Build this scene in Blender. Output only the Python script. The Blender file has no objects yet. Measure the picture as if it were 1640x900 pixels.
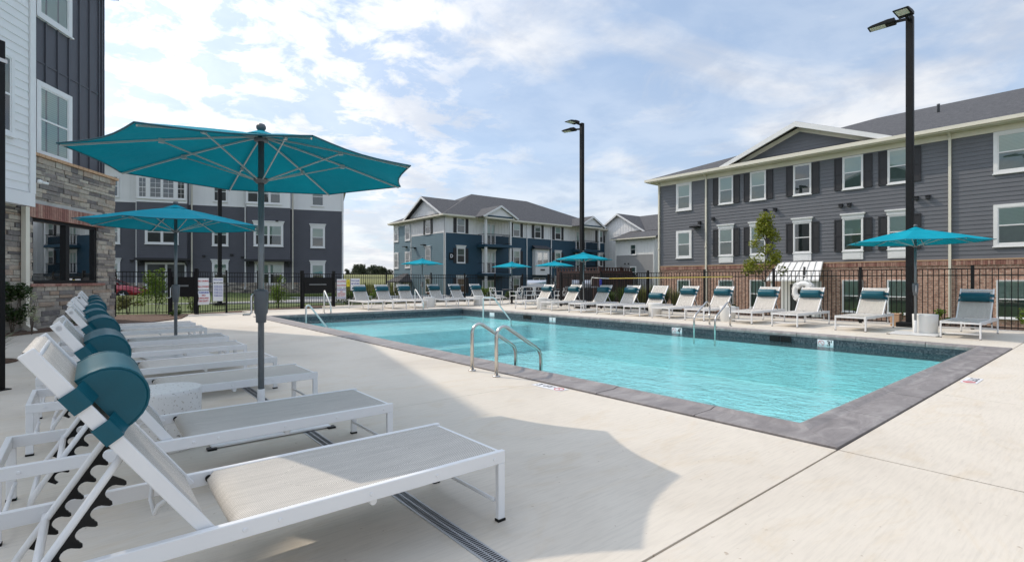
import bpy, bmesh, math, random
from mathutils import Vector, Matrix
random.seed(7)
R = math.radians
D = bpy.data
scn = bpy.context.scene
COL = scn.collection
# ------------------------------------------------------------------ camera, sky, sun
HEAD = 50.5
cd = D.cameras.new('camera'); cam = D.objects.new('camera', cd); COL.objects.link(cam)
cam.location = (0, 0, 1.22); cam.rotation_euler = (R(90), 0, R(HEAD - 90))
cd.sensor_width = 36; cd.lens = 18.0; cd.shift_y = -0.0012; cd.clip_start = 0.05; cd.clip_end = 6000
scn.camera = cam
SUN_EL = 45.5
sun_vec = Vector((-0.393 * math.cos(R(SUN_EL)), 0.9195 * math.cos(R(SUN_EL)), math.sin(R(SUN_EL)))).normalized()
sd = D.lights.new('sun', 'SUN'); sd.energy = 2.3; sd.angle = R(0.6); sd.color = (1.0, 0.88, 0.73)
so = D.objects.new('sun', sd); COL.objects.link(so)
so.rotation_euler = (-sun_vec).to_track_quat('-Z', 'Y').to_euler()
scn.view_settings.view_transform = 'Standard'; scn.view_settings.look = 'None'
scn.view_settings.exposure = 0.04; scn.view_settings.gamma = 1.0
SKY_STRENGTH = 0.15
def make_world():
    w = D.worlds.new('World'); scn.world = w; w.use_nodes = True
    nt = w.node_tree; N = nt.nodes; L = nt.links; N.clear()
    out = N.new('ShaderNodeOutputWorld'); bg = N.new('ShaderNodeBackground'); bg.inputs[1].default_value = SKY_STRENGTH
    sky = N.new('ShaderNodeTexSky'); sky.sky_type = 'NISHITA'; sky.sun_disc = False
    sky.sun_elevation = R(SUN_EL); sky.sun_rotation = R(-23.1); sky.air_density = 1.0; sky.dust_density = 1.2; sky.ozone_density = 1.5
    tc = N.new('ShaderNodeTexCoord'); sep = N.new('ShaderNodeSeparateXYZ'); L.new(tc.outputs['Generated'], sep.inputs[0])
    def M(op, a, b=None, c=None):
        n = N.new('ShaderNodeMath'); n.operation = op
        for i, v in enumerate((a, b, c)):
            if v is None: continue
            if hasattr(v, 'is_linked'): L.new(v, n.inputs[i])
            else: n.inputs[i].default_value = v
        return n.outputs[0]
    zc = M('MAXIMUM', sep.outputs[2], 0.0); zz = M('ADD', zc, 0.16)
    px = M('DIVIDE', sep.outputs[0], zz); py = M('DIVIDE', sep.outputs[1], zz)
    cmb = N.new('ShaderNodeCombineXYZ'); L.new(px, cmb.inputs[0]); L.new(py, cmb.inputs[1])
    def noise(scale, det, rough, off, dist=0.0):
        mp = N.new('ShaderNodeMapping'); mp.inputs[1].default_value = off; L.new(cmb.outputs[0], mp.inputs[0])
        n = N.new('ShaderNodeTexNoise'); n.inputs['Scale'].default_value = scale; n.inputs['Detail'].default_value = det
        n.inputs['Roughness'].default_value = rough; n.inputs['Distortion'].default_value = dist; L.new(mp.outputs[0], n.inputs[0]); return n.outputs[0]
    def ramp(v, a, b):
        m = N.new('ShaderNodeMapRange'); m.interpolation_type = 'SMOOTHSTEP'; L.new(v, m.inputs[0])
        m.inputs[1].default_value = a; m.inputs[2].default_value = b; return m.outputs[0]
    dirl = M('SUBTRACT', M('MULTIPLY', sep.outputs[1], 0.9), M('MULTIPLY', sep.outputs[0], 0.75))
    left = ramp(dirl, 0.0, 0.55)
    inv = M('SUBTRACT', 1.0, left)
    big = ramp(noise(0.95, 8, 0.55, (4.1, 1.7, 0), 0.35), 0.40, 0.66)
    wisp = ramp(noise(2.3, 9, 0.66, (7.3, 5.2, 0), 0.6), 0.42, 0.72)
    puff = ramp(noise(4.6, 9, 0.62, (0.3, 2.2, 0), 0.3), 0.38, 0.58)
    big2 = ramp(noise(1.2, 5, 0.5, (1.3, 8.2, 0), 0.2), 0.30, 0.50)
    # broken altocumulus towards the left of the view, soft banks elsewhere
    covl = M('MULTIPLY', left, M('MULTIPLY', puff, M('MULTIPLY_ADD', big2, 0.5, 0.5)))
    covr = M('MULTIPLY', inv, M('MAXIMUM', M('MULTIPLY', big, 0.92), M('MULTIPLY', wisp, 0.5)))
    cov = M('ADD', covl, covr)
    veil = ramp(noise(0.5, 4, 0.5, (9.1, 3.3, 0)), 0.3, 0.75)
    cov = M('MAXIMUM', cov, M('MULTIPLY_ADD', veil, 0.25, 0.15))
    low = ramp(sep.outputs[2], 0.36, 0.0)
    bank = ramp(noise(1.5, 8, 0.6, (3.7, 0.4, 0), 0.2), 0.30, 0.55)
    cov = M('MAXIMUM', cov, M('MULTIPLY', low, M('MULTIPLY_ADD', bank, 0.55, 0.42))); cov = M('MINIMUM', cov, 1.0)
    # cloud brightness: grey-lilac undersides to white tops
    shade = noise(2.6, 8, 0.6, (2.5, 7.7, 0), 0.3)
    cm = N.new('ShaderNodeMix'); cm.data_type = 'RGBA'
    L.new(ramp(shade, 0.36, 0.62), cm.inputs[0]); cm.inputs[6].default_value = (4.25, 4.55, 5.15, 1); cm.inputs[7].default_value = (6.2, 6.25, 6.35, 1)
    cm2 = N.new('ShaderNodeMix'); cm2.data_type = 'RGBA'; L.new(M('MULTIPLY', left, 0.30), cm2.inputs[0]); L.new(cm.outputs[2], cm2.inputs[6]); cm2.inputs[7].default_value = (6.5, 6.5, 6.5, 1)
    # cloud near the sun and overhead, out of view, brightened to fill the shade
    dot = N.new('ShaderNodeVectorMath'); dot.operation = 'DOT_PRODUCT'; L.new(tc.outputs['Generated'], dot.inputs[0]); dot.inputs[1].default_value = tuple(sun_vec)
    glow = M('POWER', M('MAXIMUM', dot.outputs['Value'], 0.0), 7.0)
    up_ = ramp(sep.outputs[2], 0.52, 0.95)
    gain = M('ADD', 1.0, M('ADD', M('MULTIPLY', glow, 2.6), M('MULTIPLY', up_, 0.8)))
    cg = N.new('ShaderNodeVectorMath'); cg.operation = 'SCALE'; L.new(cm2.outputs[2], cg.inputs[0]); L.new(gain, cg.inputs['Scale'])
    skym = N.new('ShaderNodeMix'); skym.data_type = 'RGBA'; skym.blend_type = 'MIX'; skym.inputs[0].default_value = 0.5
    mul = N.new('ShaderNodeVectorMath'); mul.operation = 'MULTIPLY'; mul.inputs[1].default_value = (1.1, 1.1, 1.1); L.new(sky.outputs[0], mul.inputs[0])
    L.new(mul.outputs[0], skym.inputs[6]); skym.inputs[7].default_value = (2.7, 4.0, 5.9, 1)
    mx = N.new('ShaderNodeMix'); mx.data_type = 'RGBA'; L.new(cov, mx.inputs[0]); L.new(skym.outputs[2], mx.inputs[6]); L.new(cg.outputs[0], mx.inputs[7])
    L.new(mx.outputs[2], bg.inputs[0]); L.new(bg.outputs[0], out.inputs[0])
make_world()
# ------------------------------------------------------------------ materials
MT = {}
def mat(name, col, rough=0.6, metal=0.0, var=0.0, vscale=4.0, bump=0.0, bscale=60.0, col2=None, spec=0.5, det=6, coat=0.0):
    m = D.materials.new(name); m.use_nodes = True; nt = m.node_tree; N = nt.nodes; L = nt.links
    b = N['Principled BSDF']; b.inputs['Base Color'].default_value = (*col, 1); b.inputs['Roughness'].default_value = rough
    b.inputs['Metallic'].default_value = metal; b.inputs['Specular IOR Level'].default_value = spec; b.inputs['Coat Weight'].default_value = coat
    tc = N.new('ShaderNodeTexCoord')
    if var or col2:
        n = N.new('ShaderNodeTexNoise'); n.inputs['Scale'].default_value = vscale; n.inputs['Detail'].default_value = det; n.inputs['Roughness'].default_value = 0.6
        L.new(tc.outputs['Object'], n.inputs[0])
        mr = N.new('ShaderNodeMapRange'); mr.inputs[1].default_value = 0.3; mr.inputs[2].default_value = 0.7; L.new(n.outputs[0], mr.inputs[0])
        mx = N.new('ShaderNodeMix'); mx.data_type = 'RGBA'; L.new(mr.outputs[0], mx.inputs[0])
        c2 = col2 if col2 else tuple(min(1, c * (1 + var)) for c in col); c1 = col if col2 else tuple(c * (1 - var) for c in col)
        mx.inputs[6].default_value = (*c1, 1); mx.inputs[7].default_value = (*c2, 1); L.new(mx.outputs[2], b.inputs['Base Color'])
    if bump:
        n2 = N.new('ShaderNodeTexNoise'); n2.inputs['Scale'].default_value = bscale; n2.inputs['Detail'].default_value = 5; L.new(tc.outputs['Object'], n2.inputs[0])
        bp = N.new('ShaderNodeBump'); bp.inputs['Strength'].default_value = bump; bp.inputs['Distance'].default_value = 0.01; L.new(n2.outputs[0], bp.inputs['Height']); L.new(bp.outputs[0], b.inputs['Normal'])
    MT[name] = m; return m
mat('white_metal', (0.80, 0.80, 0.80), 0.32, var=0.02, bump=0.03, bscale=200)
mat('black_metal', (0.009, 0.009, 0.010), 0.5, spec=0.25, var=0.2, vscale=9)
mat('grey_pole', (0.20, 0.215, 0.225), 0.38, metal=0.55, var=0.08, vscale=20)
mat('grey_plastic', (0.11, 0.12, 0.13), 0.4, var=0.1)
mat('rib_metal', (0.55, 0.55, 0.53), 0.35, metal=0.5)
mat('steel', (0.62, 0.59, 0.55), 0.22, metal=1.0, var=0.08, vscale=12)
mat('steel_satin', (0.72, 0.71, 0.69), 0.4, metal=0.15)
mat('black_plastic', (0.007, 0.007, 0.007), 0.5, spec=0.25)
mat('teal_vinyl', (0.002, 0.085, 0.12), 0.40, spec=0.35, var=0.1, vscale=7, bump=0.12, bscale=120)
mat('white_plastic', (0.8, 0.8, 0.78), 0.45)
mat('white_trim', (0.78, 0.78, 0.78), 0.5, var=0.03, vscale=3)
mat('cream_trim', (0.74, 0.70, 0.59), 0.5, var=0.03, vscale=2)
mat('white_siding', (0.80, 0.80, 0.80), 0.55, var=0.03, vscale=1.2)
mat('slate_siding', (0.088, 0.090, 0.108), 0.6, var=0.07, vscale=1.4)
mat('grey_siding', (0.132, 0.138, 0.155), 0.6, var=0.06, vscale=1.2)
mat('light_grey_siding', (0.30, 0.30, 0.31), 0.6, var=0.05, vscale=1.2)
mat('navy_siding', (0.018, 0.064, 0.105), 0.6, var=0.07, vscale=1.1)
mat('blue_grey_siding', (0.15, 0.24, 0.29), 0.6, var=0.05, vscale=1.1)
mat('shutter_black', (0.022, 0.022, 0.026), 0.5)
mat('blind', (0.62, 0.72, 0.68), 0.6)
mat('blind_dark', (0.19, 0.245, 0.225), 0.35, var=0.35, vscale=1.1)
mat('room_dark', (0.045, 0.052, 0.055), 0.3, var=0.5, vscale=1.3)  # darkness of unlit rooms put into the colour of flat panels
mat('wood_fence', (0.060, 0.032, 0.030), 0.7, var=0.3, vscale=3)
mat('grille', (0.02, 0.02, 0.02), 0.5)
mat('car_red', (0.32, 0.008, 0.02), 0.2, metal=0.2, coat=1.0)
mat('rubber', (0.015, 0.015, 0.015), 0.8)
mat('alloy', (0.6, 0.6, 0.62), 0.3, metal=0.9)
mat('lawn', (0.045, 0.075, 0.012), 0.9, col2=(0.11, 0.14, 0.03), vscale=1.5, bump=0.9, bscale=40)
mat('field', (0.19, 0.19, 0.045), 0.95, col2=(0.10, 0.11, 0.035), vscale=0.12, bump=0.8, bscale=3)
mat('mulch', (0.050, 0.028, 0.018), 0.95, col2=(0.17, 0.10, 0.065), vscale=22, bump=1.0, bscale=70)
mat('road', (0.30, 0.295, 0.29), 0.85, var=0.12, vscale=0.8, bump=0.2, bscale=60)
mat('kerb', (0.5, 0.49, 0.47), 0.85, var=0.1)
mat('kerb_red', (0.5, 0.03, 0.02), 0.6, var=0.1)
mat('asphalt', (0.06, 0.06, 0.063), 0.9, var=0.15)
mat('leaf_bright', (0.16, 0.24, 0.015), 0.55, col2=(0.08, 0.15, 0.012), vscale=5)
mat('leaf_young', (0.30, 0.30, 0.03), 0.55, col2=(0.15, 0.20, 0.02), vscale=6)
mat('leaf_green', (0.035, 0.085, 0.012), 0.5, col2=(0.09, 0.14, 0.025), vscale=5)
mat('leaf_dark', (0.016, 0.045, 0.010), 0.5, col2=(0.05, 0.085, 0.016), vscale=6)
mat('leaf_far', (0.05, 0.07, 0.04), 0.7, col2=(0.09, 0.10, 0.06), vscale=0.3)
mat('leaf_pale', (0.45, 0.47, 0.30), 0.6)
mat('leaf_rust', (0.20, 0.06, 0.02), 0.6, col2=(0.10, 0.05, 0.02), vscale=6)
mat('straw', (0.24, 0.23, 0.10), 0.8, col2=(0.12, 0.14, 0.04), vscale=3)
mat('tuft', (0.30, 0.33, 0.24), 0.8, col2=(0.14, 0.18, 0.09), vscale=6)
mat('bark', (0.12, 0.09, 0.07), 0.9, var=0.2, vscale=15)
mat('sign_white', (0.78, 0.78, 0.80), 0.4)
mat('sign_red', (0.55, 0.02, 0.02), 0.5)
mat('sign_blue', (0.03, 0.04, 0.35), 0.5)
mat('sign_yellow', (0.75, 0.62, 0.03), 0.5)
mat('ink', (0.01, 0.01, 0.01), 0.6)
mat('plastic_yellow', (0.78, 0.62, 0.12), 0.4)
mat('brick_tan', (0.52, 0.33, 0.20), 0.8)
mat('lamp_glass', (0.62, 0.62, 0.50), 0.25)
mat('grate', (0.42, 0.43, 0.44), 0.45, metal=0.3, var=0.1, vscale=30)
mat('slot', (0.02, 0.02, 0.02), 0.8)
mat('plaster', (0.62, 0.92, 0.935), 0.6, var=0.07, vscale=2.5)
mat('plant_pot', (0.74, 0.73, 0.70), 0.5)
def nt_of(m): return m.node_tree.nodes, m.node_tree.links, m.node_tree.nodes['Principled BSDF']
def set_ramp(N, L, fac, stops):
    r = N.new('ShaderNodeValToRGB'); cr = r.color_ramp
    while len(cr.elements) > 1: cr.elements.remove(cr.elements[-1])
    cr.elements[0].position = stops[0][0]; cr.elements[0].color = (*stops[0][1], 1)
    for p, c in stops[1:]:
        e = cr.elements.new(p); e.color = (*c, 1)
    L.new(fac, r.inputs[0]); return r
def special():
    # brushed concrete deck
    m = mat('concrete', (0.6, 0.57, 0.52), 0.78); N, L, b = nt_of(m); tc = N.new('ShaderNodeTexCoord')
    def nz(sc, scale, det, dist=0, rough=0.6):
        mp = N.new('ShaderNodeMapping'); mp.inputs[3].default_value = sc; L.new(tc.outputs['Object'], mp.inputs[0])
        n = N.new('ShaderNodeTexNoise'); n.inputs['Scale'].default_value = scale; n.inputs['Detail'].default_value = det; n.inputs['Distortion'].default_value = dist; n.inputs['Roughness'].default_value = rough
        L.new(mp.outputs[0], n.inputs[0]); return n.outputs[0]
    a = set_ramp(N, L, nz((1, 1, 1), 0.55, 8, 0.6), [(0.3, (0.575, 0.518, 0.442)), (0.5, (0.65, 0.592, 0.508)), (0.72, (0.685, 0.628, 0.545))])
    br = set_ramp(N, L, nz((0.8, 9, 1), 6.0, 7), [(0.28, (0.86, 0.86, 0.86)), (0.55, (1, 1, 1)), (0.75, (1.0, 1.0, 1.0))])
    mm = N.new('ShaderNodeMix'); mm.data_type = 'RGBA'; mm.blend_type = 'MULTIPLY'; mm.inputs[0].default_value = 0.8; L.new(a.outputs[0], mm.inputs[6]); L.new(br.outputs[0], mm.inputs[7])
    st = set_ramp(N, L, nz((1, 2.2, 1), 1.1, 9, 1.5, 0.7), [(0.52, (1, 1, 1)), (0.62, (0.95, 0.90, 0.82)), (0.74, (0.86, 0.76, 0.62))])
    m2 = N.new('ShaderNodeMix'); m2.data_type = 'RGBA'; m2.blend_type = 'MULTIPLY'; m2.inputs[0].default_value = 0.5; L.new(mm.outputs[2], m2.inputs[6]); L.new(st.outputs[0], m2.inputs[7])
    sp = set_ramp(N, L, nz((1, 1, 1), 23, 3, 0, 0.5), [(0.70, (1, 1, 1)), (0.76, (0.50, 0.40, 0.32))])
    m3 = N.new('ShaderNodeMix'); m3.data_type = 'RGBA'; m3.blend_type = 'MULTIPLY'; m3.inputs[0].default_value = 0.7; L.new(m2.outputs[2], m3.inputs[6]); L.new(sp.outputs[0], m3.inputs[7])
    L.new(m3.outputs[2], b.inputs['Base Color'])
    bp = N.new('ShaderNodeBump'); bp.inputs['Strength'].default_value = 0.35; bp.inputs['Distance'].default_value = 0.004; L.new(nz((1.2, 14, 1), 16, 5), bp.inputs['Height']); L.new(bp.outputs[0], b.inputs['Normal'])
    # coping: worked mauve-grey concrete
    m = mat('coping', (0.2, 0.19, 0.2), 0.55); N, L, b = nt_of(m); tc = N.new('ShaderNodeTexCoord')
    n = N.new('ShaderNodeTexNoise'); n.inputs['Scale'].default_value = 3.2; n.inputs['Detail'].default_value = 12; n.inputs['Roughness'].default_value = 0.7; n.inputs['Distortion'].default_value = 0.9; mp = N.new('ShaderNodeMapping'); mp.inputs[3].default_value = (0.7, 1.8, 1); mp.inputs[2].default_value = (0, 0, 0.5); L.new(tc.outputs['Object'], mp.inputs[0]); L.new(mp.outputs[0], n.inputs[0])
    r = set_ramp(N, L, n.outputs[0], [(0.3, (0.165, 0.148, 0.145)), (0.5, (0.25, 0.226, 0.22)), (0.62, (0.32, 0.295, 0.285)), (0.75, (0.42, 0.39, 0.37))]); L.new(r.outputs[0], b.inputs['Base Color'])
    bp = N.new('ShaderNodeBump'); bp.inputs['Strength'].default_value = 0.4; bp.inputs['Distance'].default_value = 0.012; L.new(n.outputs[0], bp.inputs['Height']); L.new(bp.outputs[0], b.inputs['Normal'])
    # waterline mosaic
    m = mat('mosaic', (0.05, 0.07, 0.08), 0.3); N, L, b = nt_of(m); tc = N.new('ShaderNodeTexCoord')
    v = N.new('ShaderNodeTexVoronoi'); v.distance = 'CHEBYCHEV'; v.inputs['Scale'].default_value = 40; v.inputs['Randomness'].default_value = 0.25; L.new(tc.outputs['Object'], v.inputs[0])
    r = set_ramp(N, L, v.outputs['Color'], [(0.1, (0.022, 0.032, 0.042)), (0.5, (0.05, 0.065, 0.08)), (0.9, (0.11, 0.125, 0.14))]); L.new(r.outputs[0], b.inputs['Base Color'])
    # sling mesh fabric
    m = mat('sling', (0.42, 0.39, 0.35), 0.75); N, L, b = nt_of(m); tc = N.new('ShaderNodeTexCoord')
    ck = N.new('ShaderNodeTexChecker'); ck.inputs['Scale'].default_value = 165; ck.inputs[1].default_value = (0.78, 0.735, 0.67, 1); ck.inputs[2].default_value = (0.34, 0.315, 0.28, 1); L.new(tc.outputs['Object'], ck.inputs[0])
    n = N.new('ShaderNodeTexNoise'); n.inputs['Scale'].default_value = 5; n.inputs['Detail'].default_value = 6; mp = N.new('ShaderNodeMapping'); mp.inputs[3].default_value = (1, 8, 1); L.new(tc.outputs['Object'], mp.inputs[0]); L.new(mp.outputs[0], n.inputs[0])
    r = set_ramp(N, L, n.outputs[0], [(0.3, (0.86, 0.86, 0.86)), (0.7, (1, 1, 1))]); mx = N.new('ShaderNodeMix'); mx.data_type = 'RGBA'; mx.blend_type = 'MULTIPLY'; mx.inputs[0].default_value = 1; L.new(ck.outputs[0], mx.inputs[6]); L.new(r.outputs[0], mx.inputs[7]); L.new(mx.outputs[2], b.inputs['Base Color'])
    bp = N.new('ShaderNodeBump'); bp.inputs['Strength'].default_value = 0.3; bp.inputs['Distance'].default_value = 0.002; L.new(ck.outputs['Fac'], bp.inputs['Height']); L.new(bp.outputs[0], b.inputs['Normal'])
    # umbrella canvas, lets some light through
    m = mat('canvas', (0.005, 0.23, 0.31), 0.85, spec=0.1); N, L, b = nt_of(m); o = N['Material Output']
    t = N.new('ShaderNodeBsdfTranslucent'); t.inputs[0].default_value = (0.002, 0.20, 0.25, 1); ms = N.new('ShaderNodeMixShader'); ms.inputs[0].default_value = 0.08
    L.new(b.outputs[0], ms.inputs[1]); L.new(t.outputs[0], ms.inputs[2]); L.new(ms.outputs[0], o.inputs[0])
    tc = N.new('ShaderNodeTexCoord'); n = N.new('ShaderNodeTexNoise'); n.inputs['Scale'].default_value = 2.0; n.inputs['Detail'].default_value = 5; L.new(tc.outputs['Object'], n.inputs[0])
    bp = N.new('ShaderNodeBump'); bp.inputs['Strength'].default_value = 0.5; bp.inputs['Distance'].default_value = 0.07; L.new(n.outputs[0], bp.inputs['Height']); L.new(bp.outputs[0], b.inputs['Normal'])
    r = set_ramp(N, L, n.outputs[0], [(0.3, (0.002, 0.265, 0.36)), (0.7, (0.003, 0.315, 0.42))]); L.new(r.outputs[0], b.inputs['Base Color'])
    # pool water surface: fresnel mirror over tinted clear water
    m = D.materials.new('pool_water'); MT['pool_water'] = m; m.use_nodes = True; N = m.node_tree.nodes; L = m.node_tree.links; N.clear(); o = N.new('ShaderNodeOutputMaterial')
    tc = N.new('ShaderNodeTexCoord')
    def wn(scale, det, dist, sc=(1, 1, 1)):
        mp = N.new('ShaderNodeMapping'); mp.inputs[3].default_value = sc; L.new(tc.outputs['Object'], mp.inputs[0])
        n = N.new('ShaderNodeTexNoise'); n.inputs['Scale'].default_value = scale; n.inputs['Detail'].default_value = det; n.inputs['Distortion'].default_value = dist; L.new(mp.outputs[0], n.inputs[0]); return n.outputs[0]
    add = N.new('ShaderNodeMath'); add.operation = 'MULTIPLY_ADD'; L.new(wn(9.0, 3, 0.8), add.inputs[0]); add.inputs[1].default_value = 0.55; L.new(wn(3.4, 3, 0.5, (1.3, 0.8, 1)), add.inputs[2])
    ad2 = N.new('ShaderNodeMath'); ad2.operation = 'MULTIPLY_ADD'; L.new(wn(24.0, 2, 0.6, (1, 1.5, 1)), ad2.inputs[0]); ad2.inputs[1].default_value = 0.30; L.new(add.outputs[0], ad2.inputs[2]); bp = N.new('ShaderNodeBump'); bp.inputs['Distance'].default_value = 0.062; L.new(ad2.outputs[0], bp.inputs['Height']); pr = N.new('ShaderNodeMapRange'); pr.inputs[1].default_value = 0.35; pr.inputs[2].default_value = 0.65; pr.inputs[3].default_value = 0.35; pr.inputs[4].default_value = 1.0; L.new(wn(0.45, 3, 0.6), pr.inputs[0]); L.new(pr.outputs[0], bp.inputs['Strength'])
    fr = N.new('ShaderNodeFresnel'); fr.inputs[0].default_value = 1.33; L.new(bp.outputs[0], fr.inputs[1])
    gl = N.new('ShaderNodeBsdfGlossy'); gl.inputs['Roughness'].default_value = 0.03; L.new(bp.outputs[0], gl.inputs['Normal'])
    rf = N.new('ShaderNodeBsdfTransparent'); rf.inputs[0].default_value = (0.76, 0.965, 0.975, 1)
    ms = N.new('ShaderNodeMixShader'); L.new(fr.outputs[0], ms.inputs[0]); L.new(rf.outputs[0], ms.inputs[1]); L.new(gl.outputs[0], ms.inputs[2]); L.new(ms.outputs[0], o.inputs[0])
    # brick
    m = mat('brick', (0.3, 0.2, 0.16), 0.85); N, L, b = nt_of(m); tc = N.new('ShaderNodeTexCoord')
    mp = N.new('ShaderNodeMapping'); mp.inputs[2].default_value = (R(90), 0, 0); L.new(tc.outputs['Object'], mp.inputs[0])
    k = N.new('ShaderNodeTexBrick'); k.inputs['Scale'].default_value = 1.0; k.inputs['Brick Width'].default_value = 0.215; k.inputs['Row Height'].default_value = 0.075; k.inputs['Mortar Size'].default_value = 0.009; k.inputs['Mortar Smooth'].default_value = 0.1
    k.inputs['Color1'].default_value = (0.37, 0.19, 0.14, 1); k.inputs['Color2'].default_value = (0.50, 0.29, 0.215, 1); k.inputs['Mortar'].default_value = (0.55, 0.47, 0.39, 1); k.offset_frequency = 2
    L.new(mp.outputs[0], k.inputs[0])
    n = N.new('ShaderNodeTexNoise'); n.inputs['Scale'].default_value = 9; n.inputs['Detail'].default_value = 2; L.new(tc.outputs['Object'], n.inputs[0]); r = set_ramp(N, L, n.outputs[0], [(0.35, (0.55, 0.52, 0.52)), (0.6, (1.05, 1.05, 1.05))])
    mx = N.new('ShaderNodeMix'); mx.data_type = 'RGBA'; mx.blend_type = 'MULTIPLY'; mx.inputs[0].default_value = 0.8; L.new(k.outputs[0], mx.inputs[6]); L.new(r.outputs[0], mx.inputs[7]); L.new(mx.outputs[2], b.inputs['Base Color'])
    bp = N.new('ShaderNodeBump'); bp.inputs['Strength'].default_value = 0.6; bp.inputs['Distance'].default_value = 0.01; bp.invert = True; L.new(k.outputs['Fac'], bp.inputs['Height']); L.new(bp.outputs[0], b.inputs['Normal'])
    # per-block stone and per-brick soldier
    for nm, stops in (('ledge_stone', [(0.0, (0.13, 0.12, 0.12)), (0.2, (0.24, 0.215, 0.20)), (0.5, (0.37, 0.325, 0.275)), (0.8, (0.47, 0.425, 0.36)), (1.0, (0.36, 0.265, 0.20))]), ('soldier_brick', [(0.0, (0.23, 0.10, 0.08)), (0.5, (0.33, 0.17, 0.135)), (1.0, (0.44, 0.27, 0.215))])):
        m = mat(nm, (0.3, 0.3, 0.3), 0.85); N, L, b = nt_of(m); g = N.new('ShaderNodeNewGeometry'); r = set_ramp(N, L, g.outputs['Random Per Island'], stops)
        tc = N.new('ShaderNodeTexCoord'); n = N.new('ShaderNodeTexNoise'); n.inputs['Scale'].default_value = 12; n.inputs['Detail'].default_value = 8; L.new(tc.outputs['Object'], n.inputs[0])
        r2 = set_ramp(N, L, n.outputs[0], [(0.3, (0.7, 0.7, 0.7)), (0.7, (1.15, 1.15, 1.12))]); mx = N.new('ShaderNodeMix'); mx.data_type = 'RGBA'; mx.blend_type = 'MULTIPLY'; mx.inputs[0].default_value = 0.8; L.new(r.outputs[0], mx.inputs[6]); L.new(r2.outputs[0], mx.inputs[7]); L.new(mx.outputs[2], b.inputs['Base Color'])
        bp = N.new('ShaderNodeBump'); bp.inputs['Strength'].default_value = 0.7; bp.inputs['Distance'].default_value = 0.02; L.new(n.outputs[0], bp.inputs['Height']); L.new(bp.outputs[0], b.inputs['Normal'])
    # shingles
    m = mat('shingle', (0.09, 0.09, 0.095), 0.9); N, L, b = nt_of(m); tc = N.new('ShaderNodeTexCoord')
    v = N.new('ShaderNodeTexNoise'); v.inputs['Scale'].default_value = 6.0; v.inputs['Detail'].default_value = 10; v.inputs['Roughness'].default_value = 0.8; mp = N.new('ShaderNodeMapping'); mp.inputs[3].default_value = (1, 1, 5); L.new(tc.outputs['Object'], mp.inputs[0]); L.new(mp.outputs[0], v.inputs[0])
    r = set_ramp(N, L, v.outputs[0], [(0.34, (0.035, 0.036, 0.042)), (0.5, (0.075, 0.076, 0.083)), (0.66, (0.14, 0.14, 0.145))]); L.new(r.outputs[0], b.inputs['Base Color'])
    bp = N.new('ShaderNodeBump'); bp.inputs['Strength'].default_value = 0.6; bp.inputs['Distance'].default_value = 0.04; L.new(v.outputs[0], bp.inputs['Height']); L.new(bp.outputs[0], b.inputs['Normal'])
    # terrazzo
    m = mat('terrazzo', (0.74, 0.73, 0.71), 0.4); N, L, b = nt_of(m); tc = N.new('ShaderNodeTexCoord')
    v = N.new('ShaderNodeTexNoise'); v.inputs['Scale'].default_value = 55; v.inputs['Detail'].default_value = 2; L.new(tc.outputs['Object'], v.inputs[0]); r = set_ramp(N, L, v.outputs[0], [(0.30, (0.30, 0.28, 0.26)), (0.36, (0.76, 0.75, 0.73)), (0.66, (0.76, 0.75, 0.73)), (0.70, (0.52, 0.48, 0.42))]); L.new(r.outputs[0], b.inputs['Base Color'])
    # window pane: a clear reflecting sheet
    m = D.materials.new('glass'); MT['glass'] = m; m.use_nodes = True; N = m.node_tree.nodes; L = m.node_tree.links; N.clear(); o = N.new('ShaderNodeOutputMaterial')
    fr = N.new('ShaderNodeFresnel'); fr.inputs[0].default_value = 1.6; gl = N.new('ShaderNodeBsdfGlossy'); gl.inputs['Roughness'].default_value = 0.01
    tp = N.new('ShaderNodeBsdfTransparent'); tp.inputs[0].default_value = (0.80, 0.90, 0.86, 1)
    ad = N.new('ShaderNodeMath'); ad.operation = 'ADD'; ad.inputs[1].default_value = 0.10; L.new(fr.outputs[0], ad.inputs[0])
    ms = N.new('ShaderNodeMixShader'); L.new(ad.outputs[0], ms.inputs[0]); L.new(tp.outputs[0], ms.inputs[1]); L.new(gl.outputs[0], ms.inputs[2]); L.new(ms.outputs[0], o.inputs[0])
special()
for k in ('blind',):
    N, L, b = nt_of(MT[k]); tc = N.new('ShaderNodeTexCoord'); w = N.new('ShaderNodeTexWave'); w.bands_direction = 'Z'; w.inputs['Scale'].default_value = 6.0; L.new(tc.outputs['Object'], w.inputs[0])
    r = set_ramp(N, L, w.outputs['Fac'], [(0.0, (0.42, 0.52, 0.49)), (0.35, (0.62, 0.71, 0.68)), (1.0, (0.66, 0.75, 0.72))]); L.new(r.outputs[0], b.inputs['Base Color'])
# leaves let light through
for k in ('leaf_bright', 'leaf_young', 'leaf_green', 'leaf_dark', 'leaf_far', 'leaf_rust', 'straw', 'tuft', 'leaf_pale'):
    N, L, b = nt_of(MT[k]); o = N['Material Output']; t = N.new('ShaderNodeBsdfTranslucent'); ms = N.new('ShaderNodeMixShader'); ms.inputs[0].default_value = 0.35
    src = b.inputs['Base Color']
    if src.is_linked: L.new(src.links[0].from_socket, t.inputs[0])
    else: t.inputs[0].default_value = src.default_value
    L.new(b.outputs[0], ms.inputs[1]); L.new(t.outputs[0], ms.inputs[2]); L.new(ms.outputs[0], o.inputs[0])
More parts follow.
